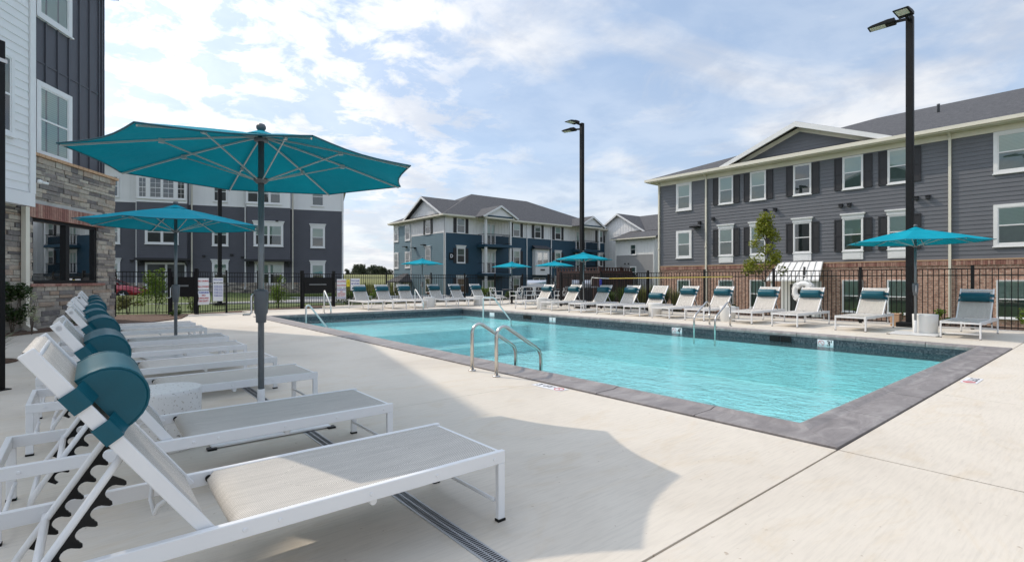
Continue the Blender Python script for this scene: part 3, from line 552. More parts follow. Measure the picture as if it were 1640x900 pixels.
# ------------------------------------------------------------------ umbrellas
def make_umbrella(x, y, rad, top, drop, label, rot=0.0, base='plate', group='teal market umbrellas round the pool', lean=0):
    r = empty('umbrella', (x, y, 0), rot, label, 'umbrella', group)
    ap = top - 0.10; rim = ap - drop
    p = MB(); p.tube([(0, 0, 0.25), (0, 0, ap)], 0.024, 14); p.build('pole', 'grey_pole', r)
    sl = MB(); sl.lathe([(.03, .03), (.03, .30), (.027, .31)], 14); sl.build('base_sleeve', 'white_metal', r)
    c = MB(); n = 8; seg = 6; sub = 6
    for k in range(n):
        a0, a1 = 2 * math.pi * k / n, 2 * math.pi * (k + 1) / n; vs = []
        for i in range(seg + 1):
            t = .035 + (1 - .035) * i / seg
            for j in range(sub + 1):
                w = j / sub; p0 = Vector((math.cos(a0), math.sin(a0))); p1 = Vector((math.cos(a1), math.sin(a1))); q = p0.lerp(p1, w) * rad * t
                sag = math.sin(math.pi * w); q *= (1 - .045 * sag * t)
                z = ap - drop * (t ** 1.12) - .035 * sag * t * math.sin(math.pi * (0.15 + .75 * t)); vs.append((q.x, q.y, z))
        m = sub + 1; c.add(vs, [(i * m + j, i * m + j + 1, (i + 1) * m + j + 1, (i + 1) * m + j) for i in range(seg) for j in range(sub)], True)
    cano = c.build('canopy', 'canvas', r)
    v = MB(); vs = [(0, 0, ap + .045)] + [(.17 * math.cos(2 * math.pi * k / 8), .17 * math.sin(2 * math.pi * k / 8), ap + .012 - drop * .13) for k in range(8)]
    v.add(vs, [(0, k + 1, (k + 1) % 8 + 1) for k in range(8)]); v.build('vent_cap', 'canvas', cano)
    hm = MB()
    for k in range(8):
        a0, a1 = 2 * math.pi * k / 8, 2 * math.pi * (k + 1) / 8; pts = []
        for j in range(7):
            w = j / 6; q = Vector((math.cos(a0), math.sin(a0))).lerp(Vector((math.cos(a1), math.sin(a1))), w) * rad * (1 - .045 * math.sin(math.pi * w)); pts.append((q.x, q.y, rim - .035 * math.sin(math.pi * w) * math.sin(math.pi * .9)))
        hm.tube(pts, .006, 5, cap=False)
    hm.build('hem', 'teal_vinyl', cano)
    hub_z = ap - .40 * (rad / 1.36); hb = MB(); hb.lathe([(.026, ap - .06), (.055, ap - .055), (.055, ap - .03), (.026, ap - .025)], 14); hb.build('top_hub', 'grey_plastic', r)
    hb = MB(); hb.lathe([(.027, hub_z - .03), (.038, hub_z - .03), (.06, hub_z - .005), (.06, hub_z + .012), (.027, hub_z + .014)], 14); hb.build('runner_hub', 'grey_plastic', r)
    def zc(t): return ap - drop * (t ** 1.12) - .018
    for k in range(8):
        a = 2 * math.pi * k / 8; ca, sa = math.cos(a), math.sin(a)
        rb = MB(); pts = [(rad * t * ca, rad * t * sa, zc(t)) for t in (.035, .25, .5, .75, .985)]
        for i in range(4): rb.bar(pts[i], pts[i + 1], .010, .013)
        ribo = rb.build('rib', 'rib_metal', r)
        s = MB(); s.bar((.055 * ca, .055 * sa, hub_z), (rad * .54 * ca, rad * .54 * sa, zc(.54) - .01), .008, .010); s.box(-.018, .018, -.012, .012, -.016, .016, FR(rad * .54 * ca, rad * .54 * sa, math.degrees(a), zc(.54) - .008)); s.build('strut', 'rib_metal', ribo)
    fn = MB(); fn.lathe([(.018, ap + .03), (.03, ap + .04), (.038, ap + .055), (.038, ap + .07), (.028, ap + .088), (.010, ap + .095)], 16); fn.build('finial', 'grey_plastic', r)
    ck = MB(); ck.lathe([(.028, .86), (.040, .865), (.043, .93), (.052, .945), (.058, 1.12), (.05, 1.135), (.03, 1.14)], 16)
    cb = ck.build('crank_box', 'grey_plastic', r)
    h = MB(); h.tube([(.05, 0, 1.09), (.075, 0, 1.10), (.082, 0, 1.08), (.080, 0, .95), (.095, 0, .935), (.15, 0, .935)], .008, 8)
    ho = h.build('crank_handle', 'steel', cb); ho.rotation_euler = (0, 0, R(195))
    if base == 'plate':
        b = MB(); b.box(-.43, .43, -.43, .43, .006, .022); bo = b.build('base_plate', 'white_metal', r, bev=.004)
        for sx in (-1, 1):
            for sy in (-1, 1): q = MB(); q.box(sx * .43 - .03, sx * .43 + .03, sy * .43 - .03, sy * .43 + .03, 0, .014); q.build('corner_cap', 'black_plastic', bo)
    return r
make_umbrella(1.105, 4.64, 1.28, 2.53, 0.285, 'large teal umbrella in the left foreground shading the nearest loungers')
make_umbrella(1.06, 9.75, 1.28, 2.48, 0.29, 'farther teal umbrella in the left lounger row, in front of the stone wall', rot=10)
make_umbrella(14.35, 3.12, 1.33, 2.47, 0.31, 'teal umbrella at the right beside the tall lamp post', rot=5)
make_umbrella(12.25, 21.6, 1.05, 2.30, 0.24, 'leftmost small teal umbrella by the back fence, before the blue-grey wall', rot=12)
make_umbrella(16.55, 20.1, 1.05, 2.20, 0.24, 'small teal umbrella over the dining table with white chairs', rot=3)
make_umbrella(18.9, 19.4, 1.12, 2.28, 0.24, 'small teal umbrella behind the one on the dark lamp post, left of it', rot=20)
make_umbrella(15.25, 14.0, 1.18, 2.38, 0.26, 'teal umbrella in front of the thinner lamp post at the middle of the right row', rot=8)
# ------------------------------------------------------------------ drum tables
def drum(x, y, r0, h, label, m='plant_pot'):
    d = MB(); d.lathe([(r0 * .93, 0.0), (r0 * .95, .01), (r0, h - .035), (r0 * 1.0, h - .004), (r0 * .97, h)], 36); o = d.build('drum_table', m); o.location = (x, y, 0)
    return tag(o, label, 'side table', 'white drum side tables')
drum(0.43, 4.50, .225, .43, 'speckled white drum table between the second and third left loungers', 'terrazzo')
drum(14.62, 3.0, .235, .44, 'white drum table under the right-hand umbrella')
drum(14.6, 15.75, .22, .46, 'round white drum between the two farthest loungers of the right row')
drum(14.55, 10.15, .22, .44, 'white drum table beside the lounger with the low bolster')
drum(14.5, 7.6, .22, .44, 'white drum table right of the steel pool ladder')
drum(11.75, 20.1, .26, .44, 'white drum table in the middle of the back fence loungers')
drum(14.4, 20.0, .24, .44, 'white drum table between the two rightmost back fence loungers')
# ------------------------------------------------------------------ pool rails
def arc(c, r, a0, a1, n, plane):
    out = []
    for i in range(n + 1):
        a = R(a0 + (a1 - a0) * i / n); out.append((c[0] + r * math.cos(a), c[1] + r * math.sin(a)))
    return out
def rail(x, y, rz, prof, label, name='pool_handrail', r=.024, flange=True, group='steel pool handrails', m='steel'):
    rt = empty(name, (x, y, 0), rz, label, 'handrail', group)
    b = MB(); b.tube([(p[0], 0, p[1]) for p in prof], r, 14); b.build('tube', m, rt)
    if flange:
        f = MB(); f.lathe([(.05, 0.002), (.05, .012), (.03, .02)], 18); f.build('flange', 'steel', rt)
    return rt
P1 = [(0, 0), (0, .50)] + arc((.12, .50), .12, 180, 62, 7, 0) + [(.66, .315), (.72, .27), (.755, .20), (.76, .12), (.76, -.45)]
rail(3.95, 5.63, 0, P1, 'curved steel handrail on the near side of the pool, the left one of the pair')
rail(3.95, 5.10, 0, P1, 'curved steel handrail on the near side of the pool, the right one of the pair')
rail(12.95, 7.30, 180, P1, 'left steel grab rail of the ladder across the pool', name='pool_ladder_rail')
rail(12.95, 6.72, 180, P1, 'right steel grab rail of the ladder across the pool', name='pool_ladder_rail')
P2 = [(0, 0), (0, .72)] + arc((.05, .76), .05, 180, 70, 4, 0) + [(.62, .36), (.67, .28), (.68, 0.03)]
rail(6.62, 18.85, -90, P2, 'steel handrail at the far end of the pool, in front of the black gate', m='steel_satin')
rail(10.35, 18.85, -90, P2, 'steel handrail at the far end of the pool, before the white drum table', m='steel_satin')
P3 = [(0, -.1), (0, .42)] + arc((.07, .42), .07, 180, 60, 5, 0) + [(.62, -.20), (.66, -.5)]
rail(4.75, 15.0, 0, P3, 'short steel handrail at the far left corner of the pool', flange=False, m='steel_satin')
P4 = [(0, -.5), (0, .58), (.03, .62), (.38, .62), (.44, .58), (1.1, -.22), (1.15, -.5)]
rail(10.35, 14.1, -8, P4, 'steel handrail standing in the water at the pool steps', flange=False, m='steel_satin')
# ------------------------------------------------------------------ depth tiles and skimmers
def tile_wall(y, w, n, txt, label, nodive=False):
    rt = empty('depth_marker', (PX1 - CW - .004, y, -.145), 0, label, 'depth marker', 'depth marker tiles round the pool')
    t = MB(); t.box(-.006, 0, -w / 2, w / 2, -.078, .078); t.build('tile', 'sign_white', rt, bev=.002)
    if txt:
        o = inst('lettering', text_mesh(txt, .15, 'ink', .001, .004), rt, (-.009, -(w / 4 if nodive else 0), 0), (R(90), 0, R(-90)))
    if nodive:
        c = MB(); c.tube([(-.009, w / 4 + .055 * math.cos(a * .3142), .055 * math.sin(a * .3142)) for a in range(21)], .004, 6, cap=False); c.tube([(-.009, w / 4 + .038, .038), (-.009, w / 4 - .038, -.038)], .004, 6); c.build('no_diving_symbol', 'sign_red', rt)
tile_wall(4.20, .31, 2, "3'", 'white waterline tiles with a no-diving symbol and 3 foot mark', True)
tile_wall(7.80, .31, 2, "4'", 'white waterline tiles with a no-diving symbol and figure 4', True)
tile_wall(12.6, .30, 2, "1", 'small white waterline tile with the figure 1', False)
tile_wall(16.0, .30, 2, None, 'blank-looking white waterline tile behind the steps rail', False)
for y, w, lb in ((5.13, .46, 'wide black skimmer opening below the right loungers'), (13.9, .42, 'small black skimmer opening toward the far end of the pool')):
    s = MB(); s.box(-.02, 0, -w / 2, -.012, -.06, .06); s.box(-.02, 0, .012, w / 2, -.06, .06); s.box(-.022, 0, -w / 2 - .01, w / 2 + .01, .055, .065); o = s.build('skimmer', 'black_plastic'); o.location = (PX1 - CW - .002, y, -.135); tag(o, lb, 'skimmer', 'skimmer openings in the pool wall')
def tile_deck(x, y, rz, txt, label):
    rt = empty('deck_marker', (x, y, .0015), rz, label, 'depth marker', 'depth marker tiles in the deck')
    t = MB(); t.box(-.31, -.005, -.15 / 2, .15 / 2, 0, .003); t.box(.0, .15, -.075, .075, 0, .003); t.build('tile', 'sign_white', rt)
    inst('lettering', text_mesh(txt, .12, 'ink', .0008, .003), rt, (-.15, 0, .0035))
    c = MB(); c.tube([(.075 + .055 * math.cos(a * .3142), .055 * math.sin(a * .3142), .004) for a in range(21)], .004, 5, cap=False); c.tube([(.037, .038, .004), (.113, -.038, .004)], .004, 5); c.build('no_diving_symbol', 'sign_red', rt)
tile_deck(4.03, 4.14, -90, "3' FT", 'deck tiles with 3 foot mark beside the near pool edge')
tile_deck(8.15, 1.24, 180, "3' FT", 'deck tiles with depth mark at the right-hand pool edge')
# ------------------------------------------------------------------ trench drain
dr = empty('trench_drain', (1.36, -1.5, 0), 0, 'long slotted grey trench drain running under the left loungers', 'drain')
g = MB(); g.box(-.045, .045, 0, 9.3, -.01, .004); g.build('frame', 'grate', dr)
s = MB()
for i in range(620):
    y = .01 + i * .015
    if y > 9.28: break
    for x0, x1 in ((-.034, -.004), (.004, .034)): s.add([(x0, y, .0052), (x1, y, .0052), (x1, y + .0075, .0052), (x0, y + .0075, .0052)], [(0, 1, 2, 3)])
s.build('slots', 'slot', dr)
# ------------------------------------------------------------------ fences
def fence(pts, label, group='black metal pool fences', h=1.52, zb=0.0, skip=()):
    rt = empty('metal_fence', (pts[0][0], pts[0][1], zb), 0, label, 'fence', group); o0 = Vector((pts[0][0], pts[0][1]))
    pk = MB()
    posts = []
    for i in range(len(pts) - 1):
        a = Vector(pts[i]) - o0; b = Vector(pts[i + 1]) - o0; ln = (b - a).length; d = (b - a) / ln; k = max(1, round(ln / 2.4))
        for z in (.09, h - .19, h - .03): rl_ = MB(); rl_.bar((a.x, a.y, z), (b.x, b.y, z), .026, .026); rl_.build('rail', 'black_metal', rt)
        n = int(ln / .112)
        for j in range(1, n + 1):
            q = a + d * (j * ln / (n + 1)); pk.box(q.x - .008, q.x + .008, q.y - .008, q.y + .008, .04, h - .03)
        for j in range(k + 1):
            q = a + d * (ln * j / k)
            if not any((q - p).length < .1 for p in posts): posts.append(q)
    pk.build('pickets', 'black_metal', rt)
    pm = MB(); pm.box(-.032, .032, -.032, .032, -.1, h + .05); pm.box(-.036, .036, -.036, .036, h + .05, h + .062); me = pm.mesh('post', 'black_metal')
    for q in posts: inst('post', me, rt, (q.x, q.y, 0))
    return rt
def gate(a, b, label, ph=1.0):
    a = Vector(a); b = Vector(b); ln = (b - a).length; ang = math.degrees(math.atan2((b - a).y, (b - a).x))
    rt = empty('pool_gate', (a.x, a.y, 0), ang, label, 'gate', 'black pool gates with push plates')
    f = MB(); h = 1.50
    for x in (0.06, ln - .06): f.box(x - .022, x + .022, -.022, .022, .04, h)
    for z in (.09, h - .19, h - .02): f.box(.06, ln - .06, -.014, .014, z - .013, z + .013)
    n = int(ln / .112)
    for j in range(1, n): x = ln * j / n; f.box(x - .007, x + .007, -.007, .007, .06, h - .02)
    f.build('gate_frame', 'black_metal', rt)
    p = MB(); p.box(.08, ln - .08, -.035, -.016, .62, h - .2); p.build('push_plate', 'black_metal', rt)
    br = MB(); br.box(ln * .18, ln * .72, -.085, -.06, .98, 1.04); br.box(ln * .2, ln * .24, -.06, -.035, .99, 1.03); br.box(ln * .66, ln * .7, -.06, -.035, .99, 1.03); br.build('push_bar', 'grey_pole', rt)
    for x in (0, ln): pm = MB(); pm.box(x - .05, x + .05, -.05, .05, -.05, h + .1); pm.box(x - .056, x + .056, -.056, .056, h + .1, h + .115); pm.build('gate_post', 'black_metal', rt)
FZ = .0
fence([(0.66, 22.0), (2.15, 21.35)], 'black metal fence section before the red car at the far left')
gate((2.15, 21.33), (2.90, 21.05), 'black gate panel with push bar left of the hanging rule signs')
fence([(2.95, 21.1), (4.0, 21.9), (5.2, 22.35), (7.0, 22.75)], 'black metal fence section with rule signs, left of the far gate')
gate((7.05, 22.75), (8.6, 23.25), 'black gate with push bar left of the back fence loungers')
fence([(8.65, 23.3), (14.0, 23.75), (22.6, 23.8)], 'black metal fence behind the back row of loungers')
fence([(22.6, 23.7), (22.6, 16.9), (16.85, 16.9)], 'black metal fence round the grill corner')
fence([(16.8, 16.8), (16.8, -7.0)], 'black metal fence along the right side behind the loungers')
# signs on the fence
def sign(x, y, z, rz, w, h, lines, label, m='sign_white', bend=0):
    rt = empty('pool_sign', (x, y, z), rz, label, 'sign', 'rule signs on the pool fence')
    b = MB(); n = 8; vs = []
    for i in range(n + 1):
        u = i / n; off = bend * math.sin(math.pi * u)
        vs += [(-w / 2 + off, -.004 - abs(off), -h / 2 + h * u), (w / 2 + off, -.004 - abs(off), -h / 2 + h * u), (w / 2 + off, 0 - abs(off), -h / 2 + h * u), (-w / 2 + off, 0 - abs(off), -h / 2 + h * u)]
    fs = [(0, 1, 2, 3), (n * 4 + 3, n * 4 + 2, n * 4 + 1, n * 4)]
    for i in range(n):
        o = i * 4; fs += [(o, o + 1, o + 5, o + 4), (o + 1, o + 2, o + 6, o + 5), (o + 2, o + 3, o + 7, o + 6), (o + 3, o, o + 4, o + 7)]
    b.add(vs, fs); b.build('panel', m, rt)
    for (txt, sz, zz, mm) in lines: inst('lettering', text_mesh(txt, sz, mm, .001, .0015), rt, (0, -.009 - abs(bend), zz), (R(90), 0, 0))
sign(3.12, 21.14, 1.07, 25, .42, .42, [('NO DIVING', .078, .10, 'sign_red'), ('ALLOWED', .088, -.1, 'sign_red')], 'upper left sign by the gate reading NO DIVING ALLOWED')
sign(3.12, 21.14, .58, 25, .42, .50, [('WARNING', .08, .18, 'sign_blue'), ('NO', .08, .08, 'sign_red'), ('LIFEGUARD', .072, -.02, 'sign_red'), ('ON DUTY', .08, -.12, 'sign_red')], 'bent warning sign reading NO LIFEGUARD ON DUTY by the gate', bend=.03)
sign(3.66, 21.55, .86, 25, .40, .86, [('POOL RULES', .06, .36, 'sign_blue'), ('48 HOURS', .078, .24, 'ink')] + [('NO RUNNING  NO GLASS', .028, .14 - .055 * i, 'sign_blue') for i in range(8)], 'tall white pool rules sign beside the lamp post')
sign(8.95, 23.22, 1.05, 4, .44, .40, [('NO DIVING', .08, .09, 'sign_red'), ('ALLOWED', .09, -.09, 'sign_red')], 'sign reading NO DIVING ALLOWED beside the back row of loungers')
sign(8.95, 23.22, .58, 4, .44, .50, [('WARNING', .085, .18, 'sign_blue'), ('NO', .08, .09, 'sign_red'), ('LIFEGUARD', .076, 0, 'sign_red'), ('ON DUTY', .08, -.09, 'sign_red'), ('POOL HOURS', .066, -.19, 'sign_blue')], 'sign reading NO LIFEGUARD ON DUTY beside the back row of loungers')
sign(9.27, 23.24, 1.06, 4, .16, .32, [('!', .2, 0, 'ink')], 'narrow yellow caution sign between the two white signs', m='sign_yellow')
sign(9.62, 23.26, 1.0, 4, .46, .56, [('POOL RULES', .068, .17, 'sign_blue'), ('48 HOURS', .085, .03, 'sign_blue'), ('NO GLASS', .05, -.12, 'sign_blue')], 'white sign with blue rules above the leftmost back fence lounger')
# life ring, rescue pole
lr = empty('life_ring', (16.70, 6.33, .86), -90, 'white life ring with rope hanging on the right fence', 'life ring')
t = MB(); n = 28; k = 12; vs = []
for i in range(n):
    a = 2 * math.pi * i / n
    for j in range(k):
        b_ = 2 * math.pi * j / k; rr = .245 + .078 * math.cos(b_); vs.append((rr * math.cos(a), .075 * math.sin(b_) - .08, rr * math.sin(a)))
t.add(vs, [(i * k + j, i * k + (j + 1) % k, ((i + 1) % n) * k + (j + 1) % k, ((i + 1) % n) * k + j) for i in range(n) for j in range(k)], True); t.build('ring', 'white_plastic', lr)
rp = MB(); rp.tube([(.3, -.1, .14), (0.0, -.05, .50), (-.3, -.1, .14)], .008, 6); rp.tube([(.24, -.1, -.24), (.02, -.05, -.52), (-.24, -.1, -.24)], .008, 6)
for a in range(4):
    pts = [(.34 * math.cos(R(45 + 90 * a + s)), -.08, (.34 + .03 * math.sin(R(abs(s) * 2))) * math.sin(R(45 + 90 * a + s))) for s in range(-36, 40, 9)]; rp.tube(pts, .007, 6)
rp.build('rope', 'white_trim', lr)
for a in (45, 135, 225, 315): bd_ = MB(); bd_.box(-.045, .045, -.168, .008, .155, .335, Matrix.Rotation(R(a), 4, 'Y')); bd_.build('strap_band', 'white_plastic', lr)
hk = MB(); hk.bar((0, 0, .75), (0, -.04, .42), .05, .05); hk.build('hanger', 'grille', lr)
rp_ = empty('rescue_pole', (16.72, 9.0, 1.30), 90, 'long yellow rescue pole hung along the right fence', 'rescue pole')
p = MB(); p.tube([(-.4, 0, 0.02), (4.9, 0, -.03)], .014, 10); p.build('pole', 'plastic_yellow', rp_)
p = MB(); p.tube([(4.9, 0, -.03), (5.7, 0, 0.0)], .018, 10); p.build('sleeve', 'white_plastic', rp_)
p = MB(); p.tube([(5.7, 0, 0), (5.85, 0, .02), (5.9, 0, -.1), (5.88, 0, -.28)], .02, 8); p.build('hook', 'white_plastic', rp_)
rb = MB(); rb.lathe([(.01, .0), (.05, .03), (.06, .2), (.05, .3), (.01, .33)], 12); o = rb.build('rope_bag', 'sign_blue'); o.location = (16.70, 14.35, .92); tag(o, 'dark blue rope bag hanging at the end of the yellow pole', 'bag')
# ------------------------------------------------------------------ lamp posts
def lamp_post(x, y, h, w, heads, label, z=0.0):
    r = empty('lamp_post', (x, y, z), 0, label, 'lamp post', 'black lamp posts round the pool')
    p = MB(); p.box(-w / 2, w / 2, -w / 2, w / 2, 0.0, h); p.build('post', 'black_metal', r, bev=.01)
    b = MB(); b.box(-w * 1.6, w * 1.6, -w * 1.6, w * 1.6, 0, .12); b.build('base_cover', 'black_metal', r, bev=.01)
    for (az, dz) in heads:
        m = FR(0, 0, az, h - .1 + dz)
        a = MB(m); a.bar((w / 2 - .01, 0, 0), (.34, 0, .02), .06, .06); arm = a.build('lamp_arm', 'black_metal', r)
        hd = MB(m); hd.prism([(.30, .0), (.30, .075), (.45, .085), (.80, .045), (.90, .012), (.90, -.012), (.32, -.012)], -.16, .16, 'y'); hdo = hd.build('lamp_head', 'black_metal', r, bev=.008)
        for i in range(1): 
            f = MB(m)
            for q in range(7): f.box(.33 + q * .03, .34 + q * .03, -.12, .12, .08, .10)
            f.build('cooling_fins', 'black_metal', hdo)
        g_ = MB(m); g_.box(.52, .86, -.12, .12, -.018, -.013); g_.build('lens', 'lamp_glass', hdo)
    return r
lamp_post(16.45, 3.69, 8.05, .155, [(180, 0.0), (95, .06)], 'tall black lamp post with two heads at the right, beside the umbrella')
lamp_post(16.35, 15.1, 7.95, .155, [(180, 0.02), (110, -.14)], 'black lamp post with two heads at the middle of the picture')
lamp_post(5.01, 29.05, 8.2, .17, [(180, 0), (0, 0)], 'black lamp post beyond the fence behind the large umbrella', z=-.05)
# small box at the foot of the right post
tb = MB(); tb.box(-.12, .12, -.1, .1, 0, .30); tb.box(-.13, .13, -.11, .11, .30, .33); o = tb.build('utility_box', 'brick_tan', bev=.01); o.location = (16.5, 4.0, .0); tag(o, 'small tan utility box at the foot of the right lamp post', 'utility box')
# leaning black post at the left edge
bp2 = empty('canopy_post', (-0.80, 7.97, 0), 40, 'thick black metal post at the left edge of the picture', 'post')
p = MB(); p.box(-.055, .055, -.055, .055, 0.01, 3.86); p.build('post', 'black_metal', bp2, bev=.004)
p = MB(); p.box(-.09, .09, -.09, .09, 0, .012); p.build('foot_plate', 'black_metal', bp2)
p = MB(); p.box(-.055, .07, -.06, .06, 3.62, 3.66); p.tube([(.055, 0, 3.6), (.09, .02, 3.55), (.06, .03, 3.45)], .01, 6); p.build('bracket', 'steel', bp2)
# ------------------------------------------------------------------ buildings
class Wall:
    """a wall face: u runs to the right seen from outside, y<0 is outwards, z is world height"""
    def __init__(s, root, zb, ox=0, oy=0, deg=0): s.root = root; s.zb = zb; s.fr = FR(ox, oy, deg, -zb); s.deg = deg
    def mb(s): return MB(s.fr)
    def put(s, name, me, u, y, z, parent=None):
        p = s.fr @ Vector((u, y, z)); o = inst(name, me, s.root, p, (0, 0, R(s.deg))); return o
def lap(mb, u0, u1, z0, z1, b=.185, L=None, Rr=None, y=0.0):
    n = max(1, round((z1 - z0) / b)); b = (z1 - z0) / n
    for i in range(n):
        z = z0 + i * b; zt = z + b
        a, c = (L(z), Rr(z)) if L else (u0, u1); a2, c2 = (L(zt), Rr(zt)) if L else (u0, u1)
        if c - a < .02: continue
        if c2 < a2: a2 = c2 = (a2 + c2) / 2
        mb.add([(a, y - .024, z), (c, y - .024, z), (c2, y - .006, zt), (a2, y - .006, zt)], [(0, 1, 2, 3)])
        mb.add([(a, y, z), (c, y, z), (c, y - .024, z), (a, y - .024, z)], [(0, 1, 2, 3)])
def batten(mb, u0, u1, z0, z1, st=.4, top=None, y=0.0):
    n = max(1, round((u1 - u0) / st))
    for i in range(n + 1):
        u = u0 + (u1 - u0) * i / n; zt = top(u) if top else z1
        if zt - z0 > .03: mb.box(u - .022, u + .022, y - .024, y, z0, zt)
_wc = {}
def win_meshes(w, h, kind, trim, head, apron):
    key = (round(w, 3), round(h, 3), kind, trim, head, apron)
    if key in _wc: return _wc[key]
    n = {'single': 1, 'double': 2, 'triple': 3, 'grid': 1, 'grid2': 2}[kind]; tw = trim; t = MB(); W = w / 2
    t.box(-W - tw, -W, -.065, -.0, -tw * .8, h + tw); t.box(W, W + tw, -.065, -.0, -tw * .8, h + tw); t.box(-W, W, -.065, -.0, h, h + tw); t.box(-W, W, -.065, -.0, -tw * .8, 0)
    t.box(-W - tw - .03, W + tw + .03, -.09, -.0, -tw * .8 - .04, -tw * .8)
    for k in range(1, n):
        u = -W + w * k / n; t.box(u - .045, u + .045, -.062, -.0, 0, h)
    if head: t.box(-W - tw - .03, W + tw + .03, -.085, -.0, h + tw, h + tw + .17); t.box(-W - tw - .09, W + tw + .09, -.14, -.0, h + tw + .17, h + tw + .23); t.box(-W - tw - .06, W + tw + .06, -.11, -.0, h + tw + .13, h + tw + .17)
    if apron: t.box(-W - tw * .9, W + tw * .9, -.06, -.0, -tw * .8 - .04 - apron, -tw * .8 - .04); t.box(-W + .06, W - .06, -.068, -.06, -tw * .8 - apron, -tw * .8 - .10)
    s = MB(); fr_ = .035
    for k in range(n):
        a = -W + w * k / n + (.045 if k else 0); b = -W + w * (k + 1) / n - (.045 if k < n - 1 else 0)
        s.box(a, a + fr_, -.05, -.026, 0, h); s.box(b - fr_, b, -.05, -.026, 0, h); s.box(a + fr_, b - fr_, -.05, -.026, 0, fr_); s.box(a + fr_, b - fr_, -.05, -.026, h - fr_, h); s.box(a + fr_, b - fr_, -.054, -.026, h * .49, h * .49 + .045)
        if kind.startswith('grid'):
            m_ = (a + b) / 2; s.box(m_ - .009, m_ + .009, -.048, -.034, fr_, h - fr_)
            for q in (.25, .75): s.box(a + fr_, b - fr_, -.047, -.035, h * q - .009, h * q + .009)
    p = MB(); p.add([(-W, -.040, 0), (W, -.040, 0), (W, -.040, h), (-W, -.040, h)], [(0, 1, 2, 3)])
    bt = MB(); bt.add([(-W, -.0262, h * .5), (W, -.0262, h * .5), (W, -.0262, h), (-W, -.0262, h)], [(0, 1, 2, 3)])
    bb = MB(); bb.add([(-W, -.0262, 0), (W, -.0262, 0), (W, -.0262, h * .5), (-W, -.0262, h * .5)], [(0, 1, 2, 3)])  # flat backing behind the pane
    r = (t, s, p, bt, bb); _wc[key] = r; return r
_wm = {}
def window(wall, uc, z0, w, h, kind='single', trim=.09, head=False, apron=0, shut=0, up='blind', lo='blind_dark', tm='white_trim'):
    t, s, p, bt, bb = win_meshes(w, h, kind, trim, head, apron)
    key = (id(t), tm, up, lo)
    if key not in _wm: _wm[key] = (t.mesh('window', tm), s.mesh('sash', 'white_trim'), p.mesh('pane', 'glass'), bt.mesh('upper_backing', up), bb.mesh('lower_backing', lo))
    M_ = _wm[key]; o = wall.put('window', M_[0], uc, 0, z0); inst('sash', M_[1], o); inst('pane', M_[2], o); inst('upper_backing', M_[3], o); inst('lower_backing', M_[4], o)
    if shut:
        k = ('sh', shut, round(h, 3), trim)
        if k not in _wm:
            m = MB(); m.box(0, shut, -.062, 0, -.05, h + .03); q = MB()
            m2 = MB(); m2.box(0, shut, -.05, -.0, -.05, h + .03)
            for (a, b) in ((.0, .05), (shut - .05, shut)): m2.box(a, b, -.068, -.05, -.05, h + .03)
            for z in (-.05, h * .47, h - .03): m2.box(.05, shut - .05, -.068, -.05, z, z + .06)
            _wm[k] = m2.mesh('shutter', 'shutter_black')
        W = w / 2 + trim + .01
        wall.put('shutter', _wm[k], uc - W - shut, 0, z0); wall.put('shutter', _wm[k], uc + W, 0, z0)
    return o
def bld_obj(mb, name, m, root, bev=0): return mb.build(name, m, root, bev)
def downspout(wall, u, z0, z1, m='cream_trim'):
    b = wall.mb(); b.box(u - .045, u + .045, -.12, -.04, z0 + .2, z1 - .25); b.bar((u, -.08, z1 - .25), (u, -.38, z1 - .02), .08, .08); b.box(u - .055, u + .055, -.17, -.03, (z0 + z1) * .5, (z0 + z1) * .5 + .04)
    b.bar((u, -.08, z0 + .22), (u, -.25, z0 + .03), .08, .08); b.build('downspout', m, wall.root)
def hip_roof(root, zb, x0, x1, y0, y1, ze, zr, ra, rb, name='roof', th=.10, m='shingle'):
    """x0..x1,y0..y1 eaves; ridge from x=ra to rb at mid y"""
    ym = (y0 + y1) / 2; b = MB(FR(0, 0, 0, -zb)); A = [(x0, y0), (x1, y0), (x1, y1), (x0, y1)]
    vs = [(x, y, ze) for x, y in A] + [(ra, ym, zr), (rb, ym, zr)] + [(x, y, ze - th) for x, y in A]
    b.add(vs, [(0, 1, 5, 4), (1, 2, 5), (2, 3, 4, 5), (3, 0, 4), (6, 9, 8, 7), (0, 6, 7, 1), (1, 7, 8, 2), (2, 8, 9, 3), (3, 9, 6, 0)])
    return b.build(name, m, root)
def gutter_ring(root, zb, x0, x1, y0, y1, ze, m='cream_trim', sides='fblr', over=.4):
    b = MB(FR(0, 0, 0, -zb)); g = .11
    b.box(x0 - g, x1 + g, y0 - g, y0 - .002, ze - .14, ze + .01); b.box(x0 - g, x0 - .002, y0, y1, ze - .14, ze + .01); b.box(x1 + .002, x1 + g, y0, y1, ze - .14, ze + .01)
    b.build('gutter', m, root)
    f = MB(FR(0, 0, 0, -zb)); f.box(x0, x1, y0, y1, ze - .19, ze - .103); f.build('soffit', m, root)
